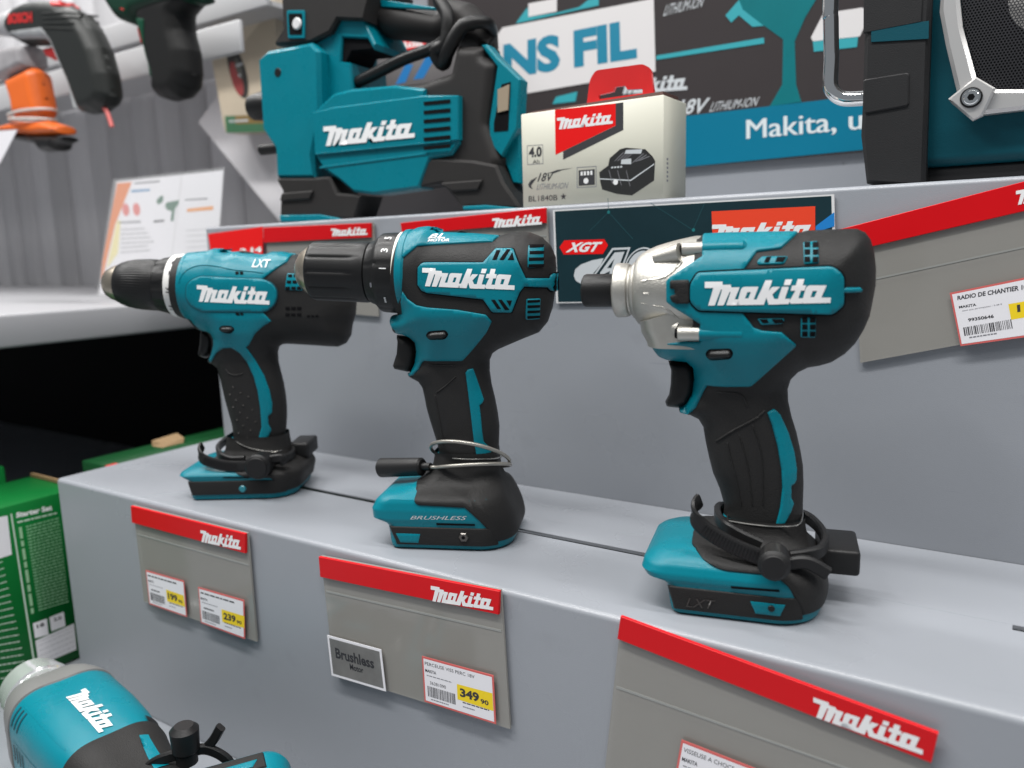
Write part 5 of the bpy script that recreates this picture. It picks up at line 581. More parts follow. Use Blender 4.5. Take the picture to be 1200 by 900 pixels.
f=FLAT['tag3']; holder(f,-.0035,'clear price pocket with red header hung askew below the impact driver')
price_label(f['l1'],-.0050,'white price label at the bottom edge of the photo under the impact driver',None,None,'VISSEUSE A CHOCS','MAKITA','')
f=FLAT['tagA']; ff=dict(f); holder(ff,.177,'clear price pocket with red header on the riser, between left and middle drill heads')
t,S=flat_thing('sale_sign','bright red sale sign with white figures behind the leftmost drill','sign',.1755,f['sale']); prism('card',S,f['sale'],.5,BRED,t,base=-.4,bev=.1); text('lettering',S,'2,14',f['saletxt'],WHITE,t,.25,.06)
f=FLAT['tagB']; holder(f,.177,'clear price pocket with red header on the riser, behind the middle drill head')
f=FLAT['tagR']; holder(f,.177,'clear price pocket with red header hung slanting on the riser, right of impact driver')
t,S=flat_thing('price_label','white label for a job site radio in the slanted pocket right of the impact driver','price label',.1755,f['l1'],'price labels in the clear pockets'); q=blq(f['l1'])
prism('card',S,f['l1'],.35,PINK,t,base=-.35); fill('paper',S,sub(q,.022,.978,.035,.965),PAPER,t,.06)
text('lettering',S,'RADIO DE CHANTIER 10.8',f['t1'],INK,t,.12,.03); text('lettering',S,'MAKITA',f['t2'],INK,t,.12,.03); text('lettering',S,'dont eco participation : 0.08 E',f['t3'],GINK,t,.12,.01); text('lettering',S,'99350646',f['t4'],INK,t,.12,.03); lines(S,[(np.mean([f['t6'][0],f['t6'][3]],0),np.mean([f['t6'][1],f['t6'][2]],0))],GINK,t,.8)
bars(S,f['bar'],INK,t); fill('price_patch',S,f['yel'],YEL,t,.10); text('lettering',S,'1',sub(f['t5'],.02,.16,0,1),INK,t,.16,.02)
# ------------------------------------------------------------------ sign on the riser
f=FLAT['xgt']; t,S=flat_thing('battery_sign','dark petrol printed sign with red badge on the riser behind the impact driver','sign',.177,f['board'])
prism('board',S,f['board'],1.2,mat('white_board_edge',(.7,.7,.7),.4),t,base=-2.4); q=blq(f['board'])
PET=mat('petrol_print',(.008,.028,.036),.35,spec=.3,var=.35,vscale=14); fill('print',S,sub(q,.008,.992,.012,.985),PET,t,-1.1)
fill('badge',S,f['badge'],BRED,t,-.9); text('lettering',S,'XGT',f['btxt'],WHITE,t,-.75,.04,.3)
LG=mat('pale_print',(.55,.58,.60),.45); fill('swoosh',S,f['oval'],LG,t,-.98)
PD=mat('petrol_dark',(.006,.020,.026),.4)
fill('figure_edge',S,f['f4w'],LG,t,-.9); fill('figure_shade',S,f['f4d'],PD,t,-.8); fill('figure_four',S,[f['f4i']],LG,t,-.7,holes=[f['f4h']])
zc=np.array(f['z0'][0]); rx=abs(f['z0'][1][0]-zc[0]); rz=abs(f['z0'][2][1]-zc[1]); oe=lambda k:[(zc[0]+rx*k*math.cos(x_)+.28*rz*k*math.sin(x_),zc[1]+rz*k*math.sin(x_)) for x_ in np.linspace(0,6.283,36,endpoint=False)]
for k,m_,l_ in ((1.1,LG,-.88),(1.0,PD,-.78),(.88,LG,-.68),(.42,PD,-.58)): fill('figure_zero',S,oe(k),m_,t,l_)
fill('red_field',S,f['red'],mat('orange_red_print',(.80,.05,.012),.45),t,-.9); logo('lettering',S,f['logo'],WHITE,t,-.75); fill('blue_flash',S,f['blue'],mat('blue_print',(.01,.20,.55),.4),t,-.9)
FNT=mat('faint_line_print',(.012,.075,.09),.4)
for a,b in f['lines']: fill('fine_line',S,strip_poly([a,b],.35),FNT,t,-.95)
for a in f['dots']: fill('glow_dot',S,[(a[0]+1.2*math.cos(k),a[1]+1.2*math.sin(k)) for k in np.linspace(0,6.28,12,endpoint=False)],mat('teal_dot',(.01,.16,.17),.4),t,-.9)
# ------------------------------------------------------------------ poster on the back panel
f=FLAT['poster']; P0=(.45,.45,.40); t=thing('poster','large teal and brown battery poster with white NS FIL banner on the back panel','poster',P0); S=rel(planeY(.45),P0)
bz=f['bottom'][0][1]; prism('board',S,[(95,bz),(1250,bz),(1250,640),(95,640)],3,mat('poster_brown',(.040,.034,.035),.4,spec=.25,var=.15,vscale=6),t,base=-3.2)
TB=mat('poster_teal',(.002,.15,.17),.4,spec=.25,var=.25,vscale=9); fill('teal_field',S,f['teal'],TB,t,.15); fill('title_strip',S,f['strip'],mat('poster_blue_teal',(.0,.15,.25),.4,spec=.25),t,.15)
CY=mat('poster_cyan',(.03,.33,.38),.4); 
for k in ('line','cyan','hl'): fill('battery_highlight',S,f[k],CY,t,.25)
for q in f['tealbits']: fill('battery_highlight',S,q,CY,t,.2)
for q in f['whitebit']+[f['white']]: fill('battery_rim',S,q,mat('poster_white',(.66,.64,.64),.5),t,.3)
fill('banner',S,f['card'],mat('poster_white',(.66,.64,.64),.5),t,.45); text('lettering',S,'NS FIL',f['nsfil'],mat('poster_letter',(.004,.20,.32),.45),t,.6,.05)
logo('lettering',S,f['mk'],LG,t,.3); text('lettering',S,'18V',f['v18'],LG,t,.3,.02,.25); text('lettering',S,'LITHIUM-ION',f['li'],LG,t,.3,.0,.25); text('lettering',S,'LITHIUM-ION',f['li2'],LG,t,.3,.0,.25)
PCM=mat('poster_caption',(.62,.68,.70),.5)
for dx in (0,.9): text('lettering',S,'Makita, u',[(x_+dx,z_) for x_,z_ in f['text']],PCM,t,.35+dx*.1,0)
# ------------------------------------------------------------------ battery carton
f=FLAT['box']; x0,x1,y0,y1,z0,z1=.3865,.505,.1905,.2345,Z1+.0003,.2970; CRT=mat('cream_carton',(.60,.59,.50),.45,var=.03,vscale=20)
t=thing('battery_carton','small cream battery carton with red hang tab standing on the upper step','box',((x0+x1)/2,(y0+y1)/2,z0)); org=((x0+x1)/2,(y0+y1)/2,z0)
b=box('carton',(x0-org[0],y0-org[1],0),(x1-org[0],y1-org[1],z1-z0),CRT,t,.0007,1)
S=rel(planeY(y0),org); Sx=rel(planeX(x1),org)
fill('red_flag',S,f['red'],BRED,t,.12); fill('flag_shadow',S,f['blk'],INK,t,.12); logo('lettering',S,f['logo'],WHITE,t,.22)
sq=f['sq']; fill('capacity_frame',S,[sq],GINK,t,.1,holes=[np.mean(sq,0)+(np.array(sq)-np.mean(sq,0))*.94]); text('lettering',S,'4.0',f['t40'],INK,t,.15,.04); text('lettering',S,'Ah',f['ah'],INK,t,.15,0)
text('lettering',S,'18V',f['v18'],INK,t,.15,.01,.25); fill('swoosh',S,f['swoosh'],INK,t,.13); fill('swoosh',S,f['arc'],INK,t,.13); text('lettering',S,'LITHIUM-ION',f['li'],GINK,t,.15,-.005,.25); text('lettering',S,'BL1840B',f['bl'],INK,t,.15,0)
a=f['star'][0]; fill('star',S,[(a[0]+(2.7 if k%2==0 else 1.1)*math.sin(k*math.pi/5),a[1]+(2.7 if k%2==0 else 1.1)*math.cos(k*math.pi/5)) for k in range(10)],INK,t,.13)
fill('battery_picture',S,f['battery'],mat('picture_black',(.02,.02,.02),.4),t,.12); 
for k in ('b2','b3','b4'): fill('picture_highlight',S,f[k],LG,t,.2)
def disc(c,r,n=16): return [(c[0]+r*math.cos(2*math.pi*i/n),c[1]+r*math.sin(2*math.pi*i/n)) for i in range(n)]
fill('picture_highlight',S,disc(f['led'][0],2),WHITE,t,.22)
for dx in (0,7,14): fill('picture_highlight',S,strip_poly([(f['battery'][0][0]+8+dx,f['battery'][0][1]+1-dx*.1),(f['battery'][0][0]+11+dx,f['battery'][0][1]-9-dx*.2)],.35),GINK,t,.2)
for dx in range(4): fill('picture_highlight',S,strip_poly([(f['battery'][0][0]+10+dx*2.4,f['battery'][0][1]+2.5),(f['battery'][0][0]+11.6+dx*2.4,f['battery'][0][1]+2.7)],1.2),LG,t,.2)
for dx in range(4): fill('picture_highlight',S,strip_poly([(f['b2'][0][0]-9+dx*2.2,f['b2'][0][1]-7-dx*.2),(f['b2'][0][0]-2+dx*2.6,f['b2'][0][1]-1.5-dx*.3)],.45),GINK,t,.18)
for dx in range(3): fill('picture_highlight',S,strip_poly([(f['b3'][1][0]+1+dx*2.5,f['b3'][1][1]-3+dx*.5),(f['b2'][1][0]+1+dx*2.2,f['b2'][1][1]-3-dx*1.2)],.5),GINK,t,.18)
fill('icon_frame',S,[f['icon']],GINK,t,.1,holes=[np.mean(f['icon'],0)+(np.array(f['icon'])-np.mean(f['icon'],0))*.93]); fill('icon',S,f['icon2'],INK,t,.12)
for k in range(4): fill('icon_bar',S,strip_poly([lrp(blq(f['icon3']),.15+.24*k,.1),lrp(blq(f['icon3']),.15+.24*k,.95)],1.7),WHITE,t,.2)
fill('icon_button',S,disc(f['icon4'][0],2.1),WHITE,t,.2)
for k in range(6): fill('side_print',Sx,[(196,238+k*3),(199,238+k*3),(199,239.6+k*3),(196,239.6+k*3)],GINK,t,.12)
TABM=mat('red_hang_tab',(.88,.03,.03),.22,coat=.6); xt0,xt1=.4405,.4855
Tq=rounded([(xt0*1000-9,297),(xt0*1000-4,319),(xt0*1000+2,325),(xt1*1000-4,324),(xt1*1000+1,320),(xt1*1000+3,297)],3,3)
hole=[(443,304.5),(443,307.5),(455,308.5),(457,311.5),(465,311.5),(467,308.5),(479,307.5),(479,304.5)]
ST=rel(planeY(.2165),org); V,F_=tri2d([Tq],[hole],None); n=len(V); bl_=np.clip((V[:,1]-300)/24,0,1)**2*4; A=ST(V,bl_);B_=ST(V,bl_+3.2); ed={}
Fs=[tuple(x) for x in F_]; 
for q in Fs:
    for i in range(3): ed[(q[i],q[(i+1)%3])]=1
allF=[tuple(i+n for i in q) for q in Fs]+[q[::-1] for q in Fs]+[(a,b,b+n,a+n) for a,b in ed if (b,a) not in ed]
fixn(mesh('hang_tab',np.r_[A,B_],allF,TABM,t,30))
fixn(mesh('lid_flap',np.array([(x0+.002,y0+.0008,z1),(x1-.001,y0+.0008,z1),(x1-.001,y0+.0012,z1+.0026),(x0+.012,y0+.0012,z1+.0012),(x0+.002,y0+.03,z1),(x1-.001,y0+.03,z1),(x1-.001,y0+.03,z1+.0026),(x0+.012,y0+.03,z1+.0012)])-np.array(org),[(0,1,2,3),(7,6,5,4),(0,4,5,1),(1,5,6,2),(2,6,7,3),(3,7,4,0)],mat('carton_inside',(.10,.045,.035),.7),t,20))
# ------------------------------------------------------------------ inflator
f=FLAT['infl']; pos=[c*.001 for c in f['pos']]; t=thing('tyre_inflator','teal and dark grey cordless inflator with carry handle on the upper step','inflator',(pos[0],pos[1],Z1+.0003),6)
dz=pos[2]*1000-(Z1*1000+.3); sh=lambda P:[(a,b+dz) for a,b in P]; k_=lambda T,R:[(-50,T,R),(400,T,R)]
DGR=mat('inflator_grey',(.026,.0245,.024),.5,spec=.2,bump=.4,scale=1800,var=.1,vscale=60)
zb=.3; clip=lambda P:[(a,max(b,zb)) for a,b in P]
PR=lambda n,k,w0,w1,m,bev,par=None: prism(n,local_plane(0),sh(f[k]),w1-w0,m,par or t,base=w0,bev=bev)
inflate('body',Height(sh(f['body']),k_(20,9)),DGR,t,2.6,center_w=20)
PR('front_housing','block',-6,44,TEAL,3.5); PR('handle_arch','arch',-26,30,TEAL,1.5); PR('trigger','trig',-12,27,HOLE,1)
pn=PR('side_panel','panel',20,45,TEAL,2.5); PR('label_panel','label2',30,47,TEAL,1.3,pn)
SL=local_plane(47); logo('lettering',SL,sh(f['logo']),WHITE,pn,.8)
for q in f['slots']: fill('vent_slot_shade',SL,sh(q),HOLE,pn,.5)
prism('panel_ridge',SL,strip_poly(sh(f['ridge']),1.2),.7,TEAL,pn,base=-.2,bev=.3); prism('panel_ridge',local_plane(45),strip_poly(sh(f['ridge2']),2.2),1.0,TEAL,pn,base=-.2,bev=.5)
PR('control_block','ctrl',-30,37,DGR,2.5); inflate('carry_handle',Height(sh(f['handle']),k_(19,15)),DGR,t,2.6)
prism('handle_trim',local_plane(15),sh(f['tealtop']),4,TEAL,t,bev=.5)
sk=sh(f['socket']); sf=prism('switch_frame',local_plane(36),rounded(sk,1.5,2),2.5,TEAL,t,bev=.5); cc_=np.mean(sk,0); prism('switch_well',local_plane(36.5),rounded((np.array(sk)-cc_)*.76+cc_,1.2,2),2.3,HOLE,sf)
bq=sh(f['button'])[0]; cyl('power_button',(bq[0]*.001,-.038,bq[1]*.001),(bq[0]*.001,-.0408,bq[1]*.001),.0055,mat('pale_button',(.65,.65,.66),.4),sf,24,.0012)
FT=[prism('foot',local_plane(0),clip(sh(f[k])),34,DGR,t,base=10,bev=2.5) for k in ('footL','footR')]
prism('foot_step',local_plane(44),clip(sh(f['stepL'])),3,DGR,FT[0],base=-.5,bev=1.5); prism('foot_step',local_plane(44),clip(sh(f['stepR'])),3,DGR,FT[1],base=-.5,bev=1.5)
for k,q in (('ftL',0),('ftR',1)): prism('foot_trim',local_plane(44),sh(f[k]),4,TEAL,FT[q],base=-.5,bev=1)
bg_=PR('battery_guard','bracket',22,36,TEAL,1.5); prism('guard_opening',local_plane(36),sh(f['brhole']),.4,HOLE,bg_); prism('contact_pad',local_plane(36.2),sh(f['brpad']),1.6,mat('tan_contact',(.30,.24,.17),.5),bg_)
PR('battery_mount','mount',8,28,TEAL,2)
c_=sh(f['screw'])[0]; cyl('screw',(c_[0]*.001,-.0435,c_[1]*.001),(c_[0]*.001,-.0447,c_[1]*.001),.0042,BLACK,t,20,.0006)
c_=sh(f['screw2'])[0]; cyl('side_stud',(c_[0]*.001-.004,-.02,c_[1]*.001),(c_[0]*.001+.03,-.02,c_[1]*.001),.0055,BLACK,t,20,.001)
tube('hose',[(a*.001,-w_*.001,(b+dz)*.001) for a,b,w_ in f['cable']],.0055,BLACK,t,12); tube('hose',[(a*.001,-w_*.001,(b+dz)*.001) for a,b,w_ in f['cable2']],.0062,BLACK,t,12)
c_=sh(f['gauge'])[0]; lathe('hose_coupling',[(c_[0]-14,9),(c_[0]-11,13),(c_[0]+2,14.5),(c_[0]+30,12)],c_[1]-24,BLACK,t,40)
# ------------------------------------------------------------------ dark carton behind the inflator
q=FLAT['carton']; xs=[a[0] for a in q]; t=thing('battery_carton','black and red carton with blue stripes seen behind the inflator handle','box',(.20,.42,Z1+.0003)); org=(.20,.42,Z1+.0003)
xa,xb=min(xs)-6,max(xs)+8; box('carton',(xa*.001-org[0],.401-org[1],0),(xb*.001-org[0],.444-org[1],(max(a[1] for a in q)+12)*.001-org[2]),mat('black_carton',(.045,.040,.042),.5,var=.15,vscale=20),t,.0006,1)
S=rel(planeY(.401),org); fill('red_flag',S,FLAT['carton_red'],BRED,t,.12); rq=FLAT['carton_red']; logo('lettering',S,sub(blq(rq),.05,.95,.2,.8),WHITE,t,.22); text('lettering',S,'18V',FLAT['carton_v'],LG,t,.15,.02,.25)
for q in FLAT['carton_blue']: fill('blue_stripe',S,q,mat('blue_stripe',(.01,.16,.42),.4),t,.12)
# ------------------------------------------------------------------ job site radio
f=FLAT['radio']; org=(.70,.26,Z1+.0003); t=thing('job_site_radio','teal and black job site radio with silver speaker surround on the upper step, right edge','radio',org)
RB=mat('radio_black',(.020,.020,.021),.5,spec=.25,bump=.4,scale=1600,var=.1,vscale=50); RT=mat('radio_teal',(.001,.065,.09),.45,spec=.25,bump=.3,scale=1500)
S=rel(planeY(.2),org); Yb=.205
box('cabinet',(.648-org[0],.207-org[1],.010),(1.0-org[0],.33-org[1],.26),RT,t,.006,3); box('base',(.655-org[0],.212-org[1],0),(1.0-org[0],.325-org[1],.0098),RB,t,.002)
bp=f['bumper']; zt=480
prism('corner_bumper',S,[(bp[0][0],zt),bp[1],bp[2],bp[3],(bp[4][0]-1,bp[4][1]),(bp[5][0],zt)],60,RB,t,base=-58,bev=2.5)
prism('bumper_band',S,f['teal'],1.2,RT,t,base=1.6); prism('bumper_pocket',S,rounded(f['pocket'],2),1.8,RB,t,base=1.4,bev=.8); prism('bumper_step',S,[(a,b) for a,b in ((bp[0][0]+1,345),(bp[0][0]+2,318),(bp[0][0]+34,319),(bp[0][0]+34,345))],1.6,RB,t,base=1.4,bev=.7)
prism('speaker_surround',S,f['frameO'],9,mat('satin_silver',(.62,.61,.60),.35,metal=.6),t,base=-6,bev=2.2); prism('screw_plate',S,f['screwplate'],5,mat('satin_silver',(.5,.5,.5)),t,base=1.5,bev=1.2)
c=f['screw'][0]; cyl('screw_ring',((c[0]*.001-org[0]),.1938-org[1],c[1]*.001-org[2]),((c[0]*.001-org[0]),.1925-org[1],c[1]*.001-org[2]),.0058,BLACK,t,28,.0004); cyl('screw',((c[0]*.001-org[0]),.193-org[1],c[1]*.001-org[2]),((c[0]*.001-org[0]),.1915-org[1],c[1]*.001-org[2]),.0048,CHROME,t,28,.0012)
cyl('screw_socket',((c[0]*.001-org[0]),.1917-org[1],c[1]*.001-org[2]),((c[0]*.001-org[0]),.1913-org[1],c[1]*.001-org[2]),.0020,HOLE,t,6)
fill('grille_cloth',S,f['grille'],HOLE,t,-5.5)
# perforated grille: hexagonal wire net as one mesh
gp=np.array(f['grille']); V=[];F_=[]; pitch=1.75; cc=np.array(f['cone'][0])
lo=gp.min(0); hi=np.minimum(gp.max(0),[760,345]); j=0; y=lo[1]
cells=[]
while y<hi[1]:
    x=lo[0]+(pitch/2 if j%2 else 0)
    while x<hi[0]: cells.append((x,y)); x+=pitch
    y+=pitch*.866; j+=1
cells=np.array(cells); cells=cells[pip(cells,gp)]
for cx,cy in cells:
    b=len(V); bul=3.5*max(0,1-((cx-cc[0])**2+(cy-cc[1])**2)/52**2)
    for r in (1.0,.66):
        for k in range(6): a=math.pi/6+k*math.pi/3; V.append((cx+r*math.cos(a),cy+r*math.sin(a),bul))
    F_+=[(b+k,b+(k+1)%6,b+6+(k+1)%6,b+6+k) for k in range(6)]
V=np.array(V); P=S(V[:,:2],0); P[:,1]=.2-org[1]-(V[:,2]-4)*.001; tag(mesh('grille',P,F_,mat('grille_metal',(.06,.06,.065),.35,metal=.6),t,None),kind='stuff')
cyl('speaker_cone',(cc[0]*.001-org[0]+.012,.2055-org[1],cc[1]*.001-org[2]+.012),(cc[0]*.001-org[0]+.012,.2048-org[1],cc[1]*.001-org[2]+.012),.022,mat('cone_grey',(.35,.34,.33),.5),t,48)
b=np.array(FLAT['bar'])*.001; pts=[(b[0][0],b[0][1],b[0][2]+.12),(b[0][0],b[0][1],b[0][2]+.06)]+[(b[0][0]+.0006*i,.215,.345-.012*i) for i in range(4)]+[(.6106,.215,.2945),(.6125,.215,.2888),(.6170,.216,.2848),(.6225,.217,.2834)]+[(.6340,.219,.2830),(.655,.222,.2828)]
tube('guard_bar',[np.array(x)-np.array(org) for x in pts],.0048,CHROME,t,20,8); cyl('bar_mount',(.633-org[0],.235-org[1],.316-org[2]),(.650-org[0],.235-org[1],.316-org[2]),.016,BLACK,t,32,.003)
# ------------------------------------------------------------------ left background: hanging tools, leaflet, cards, packs
def side_tool(name,label,cat,Y,out,m,T,R,grp=None):
    c=np.array(out).mean(0)*.001; t=thing(name,label,cat,(c[0],Y,c[1]),0,grp); off=c*1000; cv=lambda P:[(a-off[0],b-off[1]) for a,b in P]
    H=Height(cv(out),[(-500,T,R),(500,T,R)]); inflate('body',H,m,t,3); return t,H,cv
f=FLAT['bosch']; OL=mat('dark_olive',(.020,.022,.021),.45,spec=.25,var=.1); GRN=mat('tool_green',(.004,.055,.028),.45,spec=.25); TRD=mat('tool_red',(.55,.02,.02),.4)
t,H,cv=side_tool('cordless_screwdriver','dark green pistol screwdriver with red lettering hung at top left','screwdriver',.25,f['outline'],OL,20,15)
patch('trim',H,cv(f['grey']),mat('trim_grey',(.30,.31,.32),.5),t,.9,grid=4); patch('slide_switch',H,cv(f['red']),TRD,t,2,grid=4); inflate('trigger',Height(cv(f['trig']),[(-500,8,5),(500,8,5)]),TRD,t,3)
Sb=lambda P,o: H.surf(P,np.broadcast_to(o,len(P))); text('lettering',Sb,'BOSCH',cv(f['txt']),TRD,t,.6,.05)
for q in f['ribs']: patch('grip_rib',H,strip_poly(smooth_line(cv(q)),2.2),OL,t,1.4,edge=1,grid=None)
a,b=cv(f['nose']); cyl('bit_holder',(a[0]*.001,0,a[1]*.001),(b[0]*.001,0,b[1]*.001),.018,mat('holder_grey',(.45,.45,.46),.4),t,28,.003,.010)
tube('cord_end',[(a*.001,-.004,b*.001) for a,b in cv(f['cord'])],.0028,mat('pink_cord',(.62,.14,.13),.5),t)
f=FLAT['greendrill']; t,H,cv=side_tool('cordless_drill','dark green and black drill grip hanging beside the beige pack','drill',.27,f['handle'],mat('grip_black',(.012,.012,.012),.5,spec=.2,bump=.3),22,18)
Hh=Height(cv(f['head']),[(-500,26,14),(500,26,14)]); inflate('head',Hh,mat('head_green',(.003,.03,.016),.45,spec=.25),t,3); patch('side_panel',H,cv(f['green']),GRN,t,.9,grid=4)
inflate('slide_switch',Height(cv(f['red']),[(-500,27,4),(500,27,4)]),TRD,t,3); inflate('trigger_edge',Height(cv(f['red2']),[(-500,14,2),(500,14,2)]),TRD,t,3)
c=np.array(cv(f['handle'])); e=c[c[:,1].argmin()]; 
f=FLAT['orange']; ORG=mat('tool_orange',(.72,.13,.012),.45,var=.06); t,H,cv=side_tool('cordless_tool','orange tool with strapped foot below the screwdriver at far left','tool',.25,f['post'],ORG,18,14)
inflate('foot',Height(cv(f['foot']),[(-500,17,8),(500,17,8)]),ORG,t,3); inflate('battery_rail',Height(cv(f['under']),[(-500,16,6),(500,16,6)]),BLACK,t,3); inflate('collar',Height(cv(f['top']),[(-500,20,8),(500,20,8)]),mat('collar_mix',(.30,.29,.30),.5,var=.5,vscale=50),t,3)
for k in ('strap','strap2'):
    a,b=cv(f[k]); cx=(a[0]+b[0])/2; ru=abs(b[0]-a[0])/2
    tube('strap',[((cx+ru*math.cos(x))*.001,-.022*math.sin(x),((a[1]+b[1])/2+(b[1]-a[1])/2*math.cos(x))*.001) for x in np.linspace(0,6.283,20)],.0018,mat('clear_strap',(.6,.58,.55),.4),t,8,2)
q=FLAT['card_left']; t,S=flat_thing('price_card','blank white card corner at the far left edge','card',.22,q); prism('card',S,q,1,PAPER,t)
f=FLAT['leaf']; q=FLAT['leaflet']; t,S=flat_thing('leaflet','white product leaflet with orange edge in a clear sleeve behind the leftmost drill chuck','leaflet',.25,q)
prism('sheet',S,[q[0],q[1],(q[1][0]-36,150),(q[5][0]-4,150)],.6,PAPER,t,base=-.6); fill('orange_edge',S,f['orange'],mat('leaf_orange',(.72,.22,.05),.5),t,.1); fill('yellow_edge',S,f['yellow'],mat('leaf_yellow',(.80,.72,.38),.5),t,.1)
for k in f['titles']: fill('title_line',S,k,GINK,t,.12)
fill('blue_bar',S,f['blue'],mat('leaf_blue',(.10,.28,.50),.5),t,.12)
for a in f['reds']: fill('stamp',S,disc(a,8),mat('leaf_red',(.70,.20,.18),.5),t,.12)
GD=mat('leaf_green',(.05,.16,.10),.5)
for k in ('drill','drill2'): fill('picture',S,f[k],GD,t,.12)
fill('orange_bar',S,f['org2'],mat('leaf_orange2',(.80,.33,.08),.5),t,.12); fill('dark_bar',S,f['blk'],INK,t,.12); lines(S,f['lines'],mat('pale_ink',(.45,.45,.47),.6),t,2.0); lines(S,f['lines2'],mat('pale_ink2',(.58,.58,.60),.6),t,1.4)
fill('fold_line',S,strip_poly([lrp(blq([q[0],q[1],(q[1][0]-36,150),(q[5][0]-4,150)]),.62,0),lrp(blq([q[0],q[1],(q[1][0]-36,150),(q[5][0]-4,150)]),.64,1)],1.2),mat('fold_grey',(.6,.59,.6),.5),t,.11)
prism('sleeve',S,[(q[0][0]-5,q[0][1]+3),(q[1][0]+4,q[1][1]+3),(q[1][0]-32,147),(q[5][0]-9,147)],.5,mat('clear_sleeve',(.9,.9,.9),.1,alpha=.12),t,base=.8)
q=FLAT['pack']; t,S=flat_thing('blister_pack','tall beige pack with tool picture and green label behind the inflator','pack',.42,q); prism('card',S,q,28,mat('beige_card',(.50,.43,.33),.5,var=.12,vscale=12),t,base=-28)
S2=S; fill('label_band',S,FLAT['packlabel'],mat('pack_green',(.05,.16,.08),.5),t,.3); lq=blq(FLAT['packlabel']); fill('label_brown',S,sub(lq,.25,.98,.5,1),mat('pack_brown',(.22,.15,.05),.5),t,.4); lines(S,[(lrp(lq,.1,.68),lrp(lq,.55,.7))],LG,t,3,lift=.5)
fill('picture_dark',S,FLAT['packdark'],mat('pack_dark',(.09,.085,.07),.5),t,.3); fill('picture_light',S,FLAT['packtan'],mat('pack_light',(.66,.58,.46),.5),t,.35)
c=FLAT['packdisc'][0]; el=lambda rx,rz,dx=0,dz_=0:[(c[0]+dx+rx*math.cos(a)-.3*rz*math.sin(a),c[1]+dz_+rz*math.sin(a)) for a in np.linspace(0,6.283,28,endpoint=False)]
fill('picture_disc',S,el(17,37),mat('pack_disc',(.03,.03,.028),.5),t,.4); fill('disc_red',S,el(11,24,-3,-9),mat('pack_disc_red',(.28,.05,.05),.5),t,.5); fill('disc_centre',S,el(6,15,3,4),mat('pack_disc_mid',(.10,.10,.09),.5),t,.6)
lines(S,[((c[0]-2,c[1]+8),(c[0]+12,c[1]+9)),((c[0]+2,c[1]-5),(c[0]+6,c[1]-6))],LG,t,3.5,lift=.7)
q=FLAT['whitecard']; t,S=flat_thing('white_card','blank white card turned on its corner behind the inflator','card',.46,q); prism('card',S,q,1.5,mat('white_card',(.66,.65,.67),.5),t,base=-1.5)
# ------------------------------------------------------------------ green cartons on the lower deck
f=FLAT['green']; CG=mat('green_carton',(.002,.135,.025),.42,spec=.25,var=.06,vscale=12); org=(-.15,0,DECK); t=thing('starter_carton','green starter set carton with dense white print standing left of the stand','box',org)
Y0,Y1,ZT=-.16,.044,-.0272; box('carton',(-.139-org[0],Y0,.0005),(-.05-org[0],Y1,ZT-DECK),CG,t,.001,1); S=rel(planeX(-.05),org)
WP=mat('pale_green_print',(.55,.66,.56),.5); text('lettering',S,'Starter Set',f['title'],WHITE,t,.15,.05); lines(S,[(f['sub'][0],f['sub'][1])],WP,t,1.6); fill('divider',S,f['vline'],WP,t,.12); fill('picture',S,f['white'],PAPER,t,.12)
for k in ('sq1','sq2','tab'): fill('info_panel',S,f[k],PAPER,t,.12)
lines(S,f['blk'],mat('print_green',(.22,.42,.24),.5),t,1.5); lines(S,f['left'],WP,t,1.0)
V=[(f['vert'][0],f['vert'][3])]; a=np.mean(f['vert'][:2],0); b=np.mean(f['vert'][2:],0); lines(S,[(a,b)],mat('print_green2',(.30,.50,.30),.5),t,2.6)
text('lettering',S,'18',f['z18'],INK,t,.25,.03); text('lettering',S,'2.0',f['z20'],INK,t,.25,.03)
tb=blq(f['tab']); lines(S,[(lrp(tb,.05,y),lrp(tb,.95,y)) for y in (.15,.35,.55,.75,.9)],mat('pale_ink',(.45,.45,.47)),t,.6,lift=.2)
fl2=box('flap',(-.137-org[0],.0405,ZT-DECK+.0005),(-.0515-org[0],.0435,ZT-DECK+.004),mat('raw_card',(.22,.14,.065),.7),t)
t=thing('green_carton','green carton with torn tan flap behind the left end of the stand','box',(-.1,.2,DECK)); box('carton',(.030,-.140,.0005),(.096,.28,.194),mat('shaded_green_carton',(.001,.045,.010),.5,spec=.2),t,.001,1); box('red_corner',(.075,-.1415,.186),(.0965,-.130,.1947),TRD,t);  # shade of the shelf above is put into this carton's darker green
RC=mat('raw_card',(.40,.28,.15))
fixn(mesh('torn_flap',[(.040,-.068,.1942),(.058,-.068,.1942),(.058,-.042,.1942),(.040,-.040,.1942),(.037,-.066,.1995),(.052,-.064,.1975),(.054,-.038,.1985),(.039,-.036,.2020)],[(0,1,5,4),(1,2,6,5),(2,3,7,6),(3,0,4,7),(4,5,6,7),(3,2,1,0)],RC,t,20))
t=thing('green_carton','green carton at the far left edge above the starter set carton','box',(-.25,-.07,DECK)); box('carton',(-.11,-.09,.0005),(.106,.09,.1885),CG,t,.001,1)
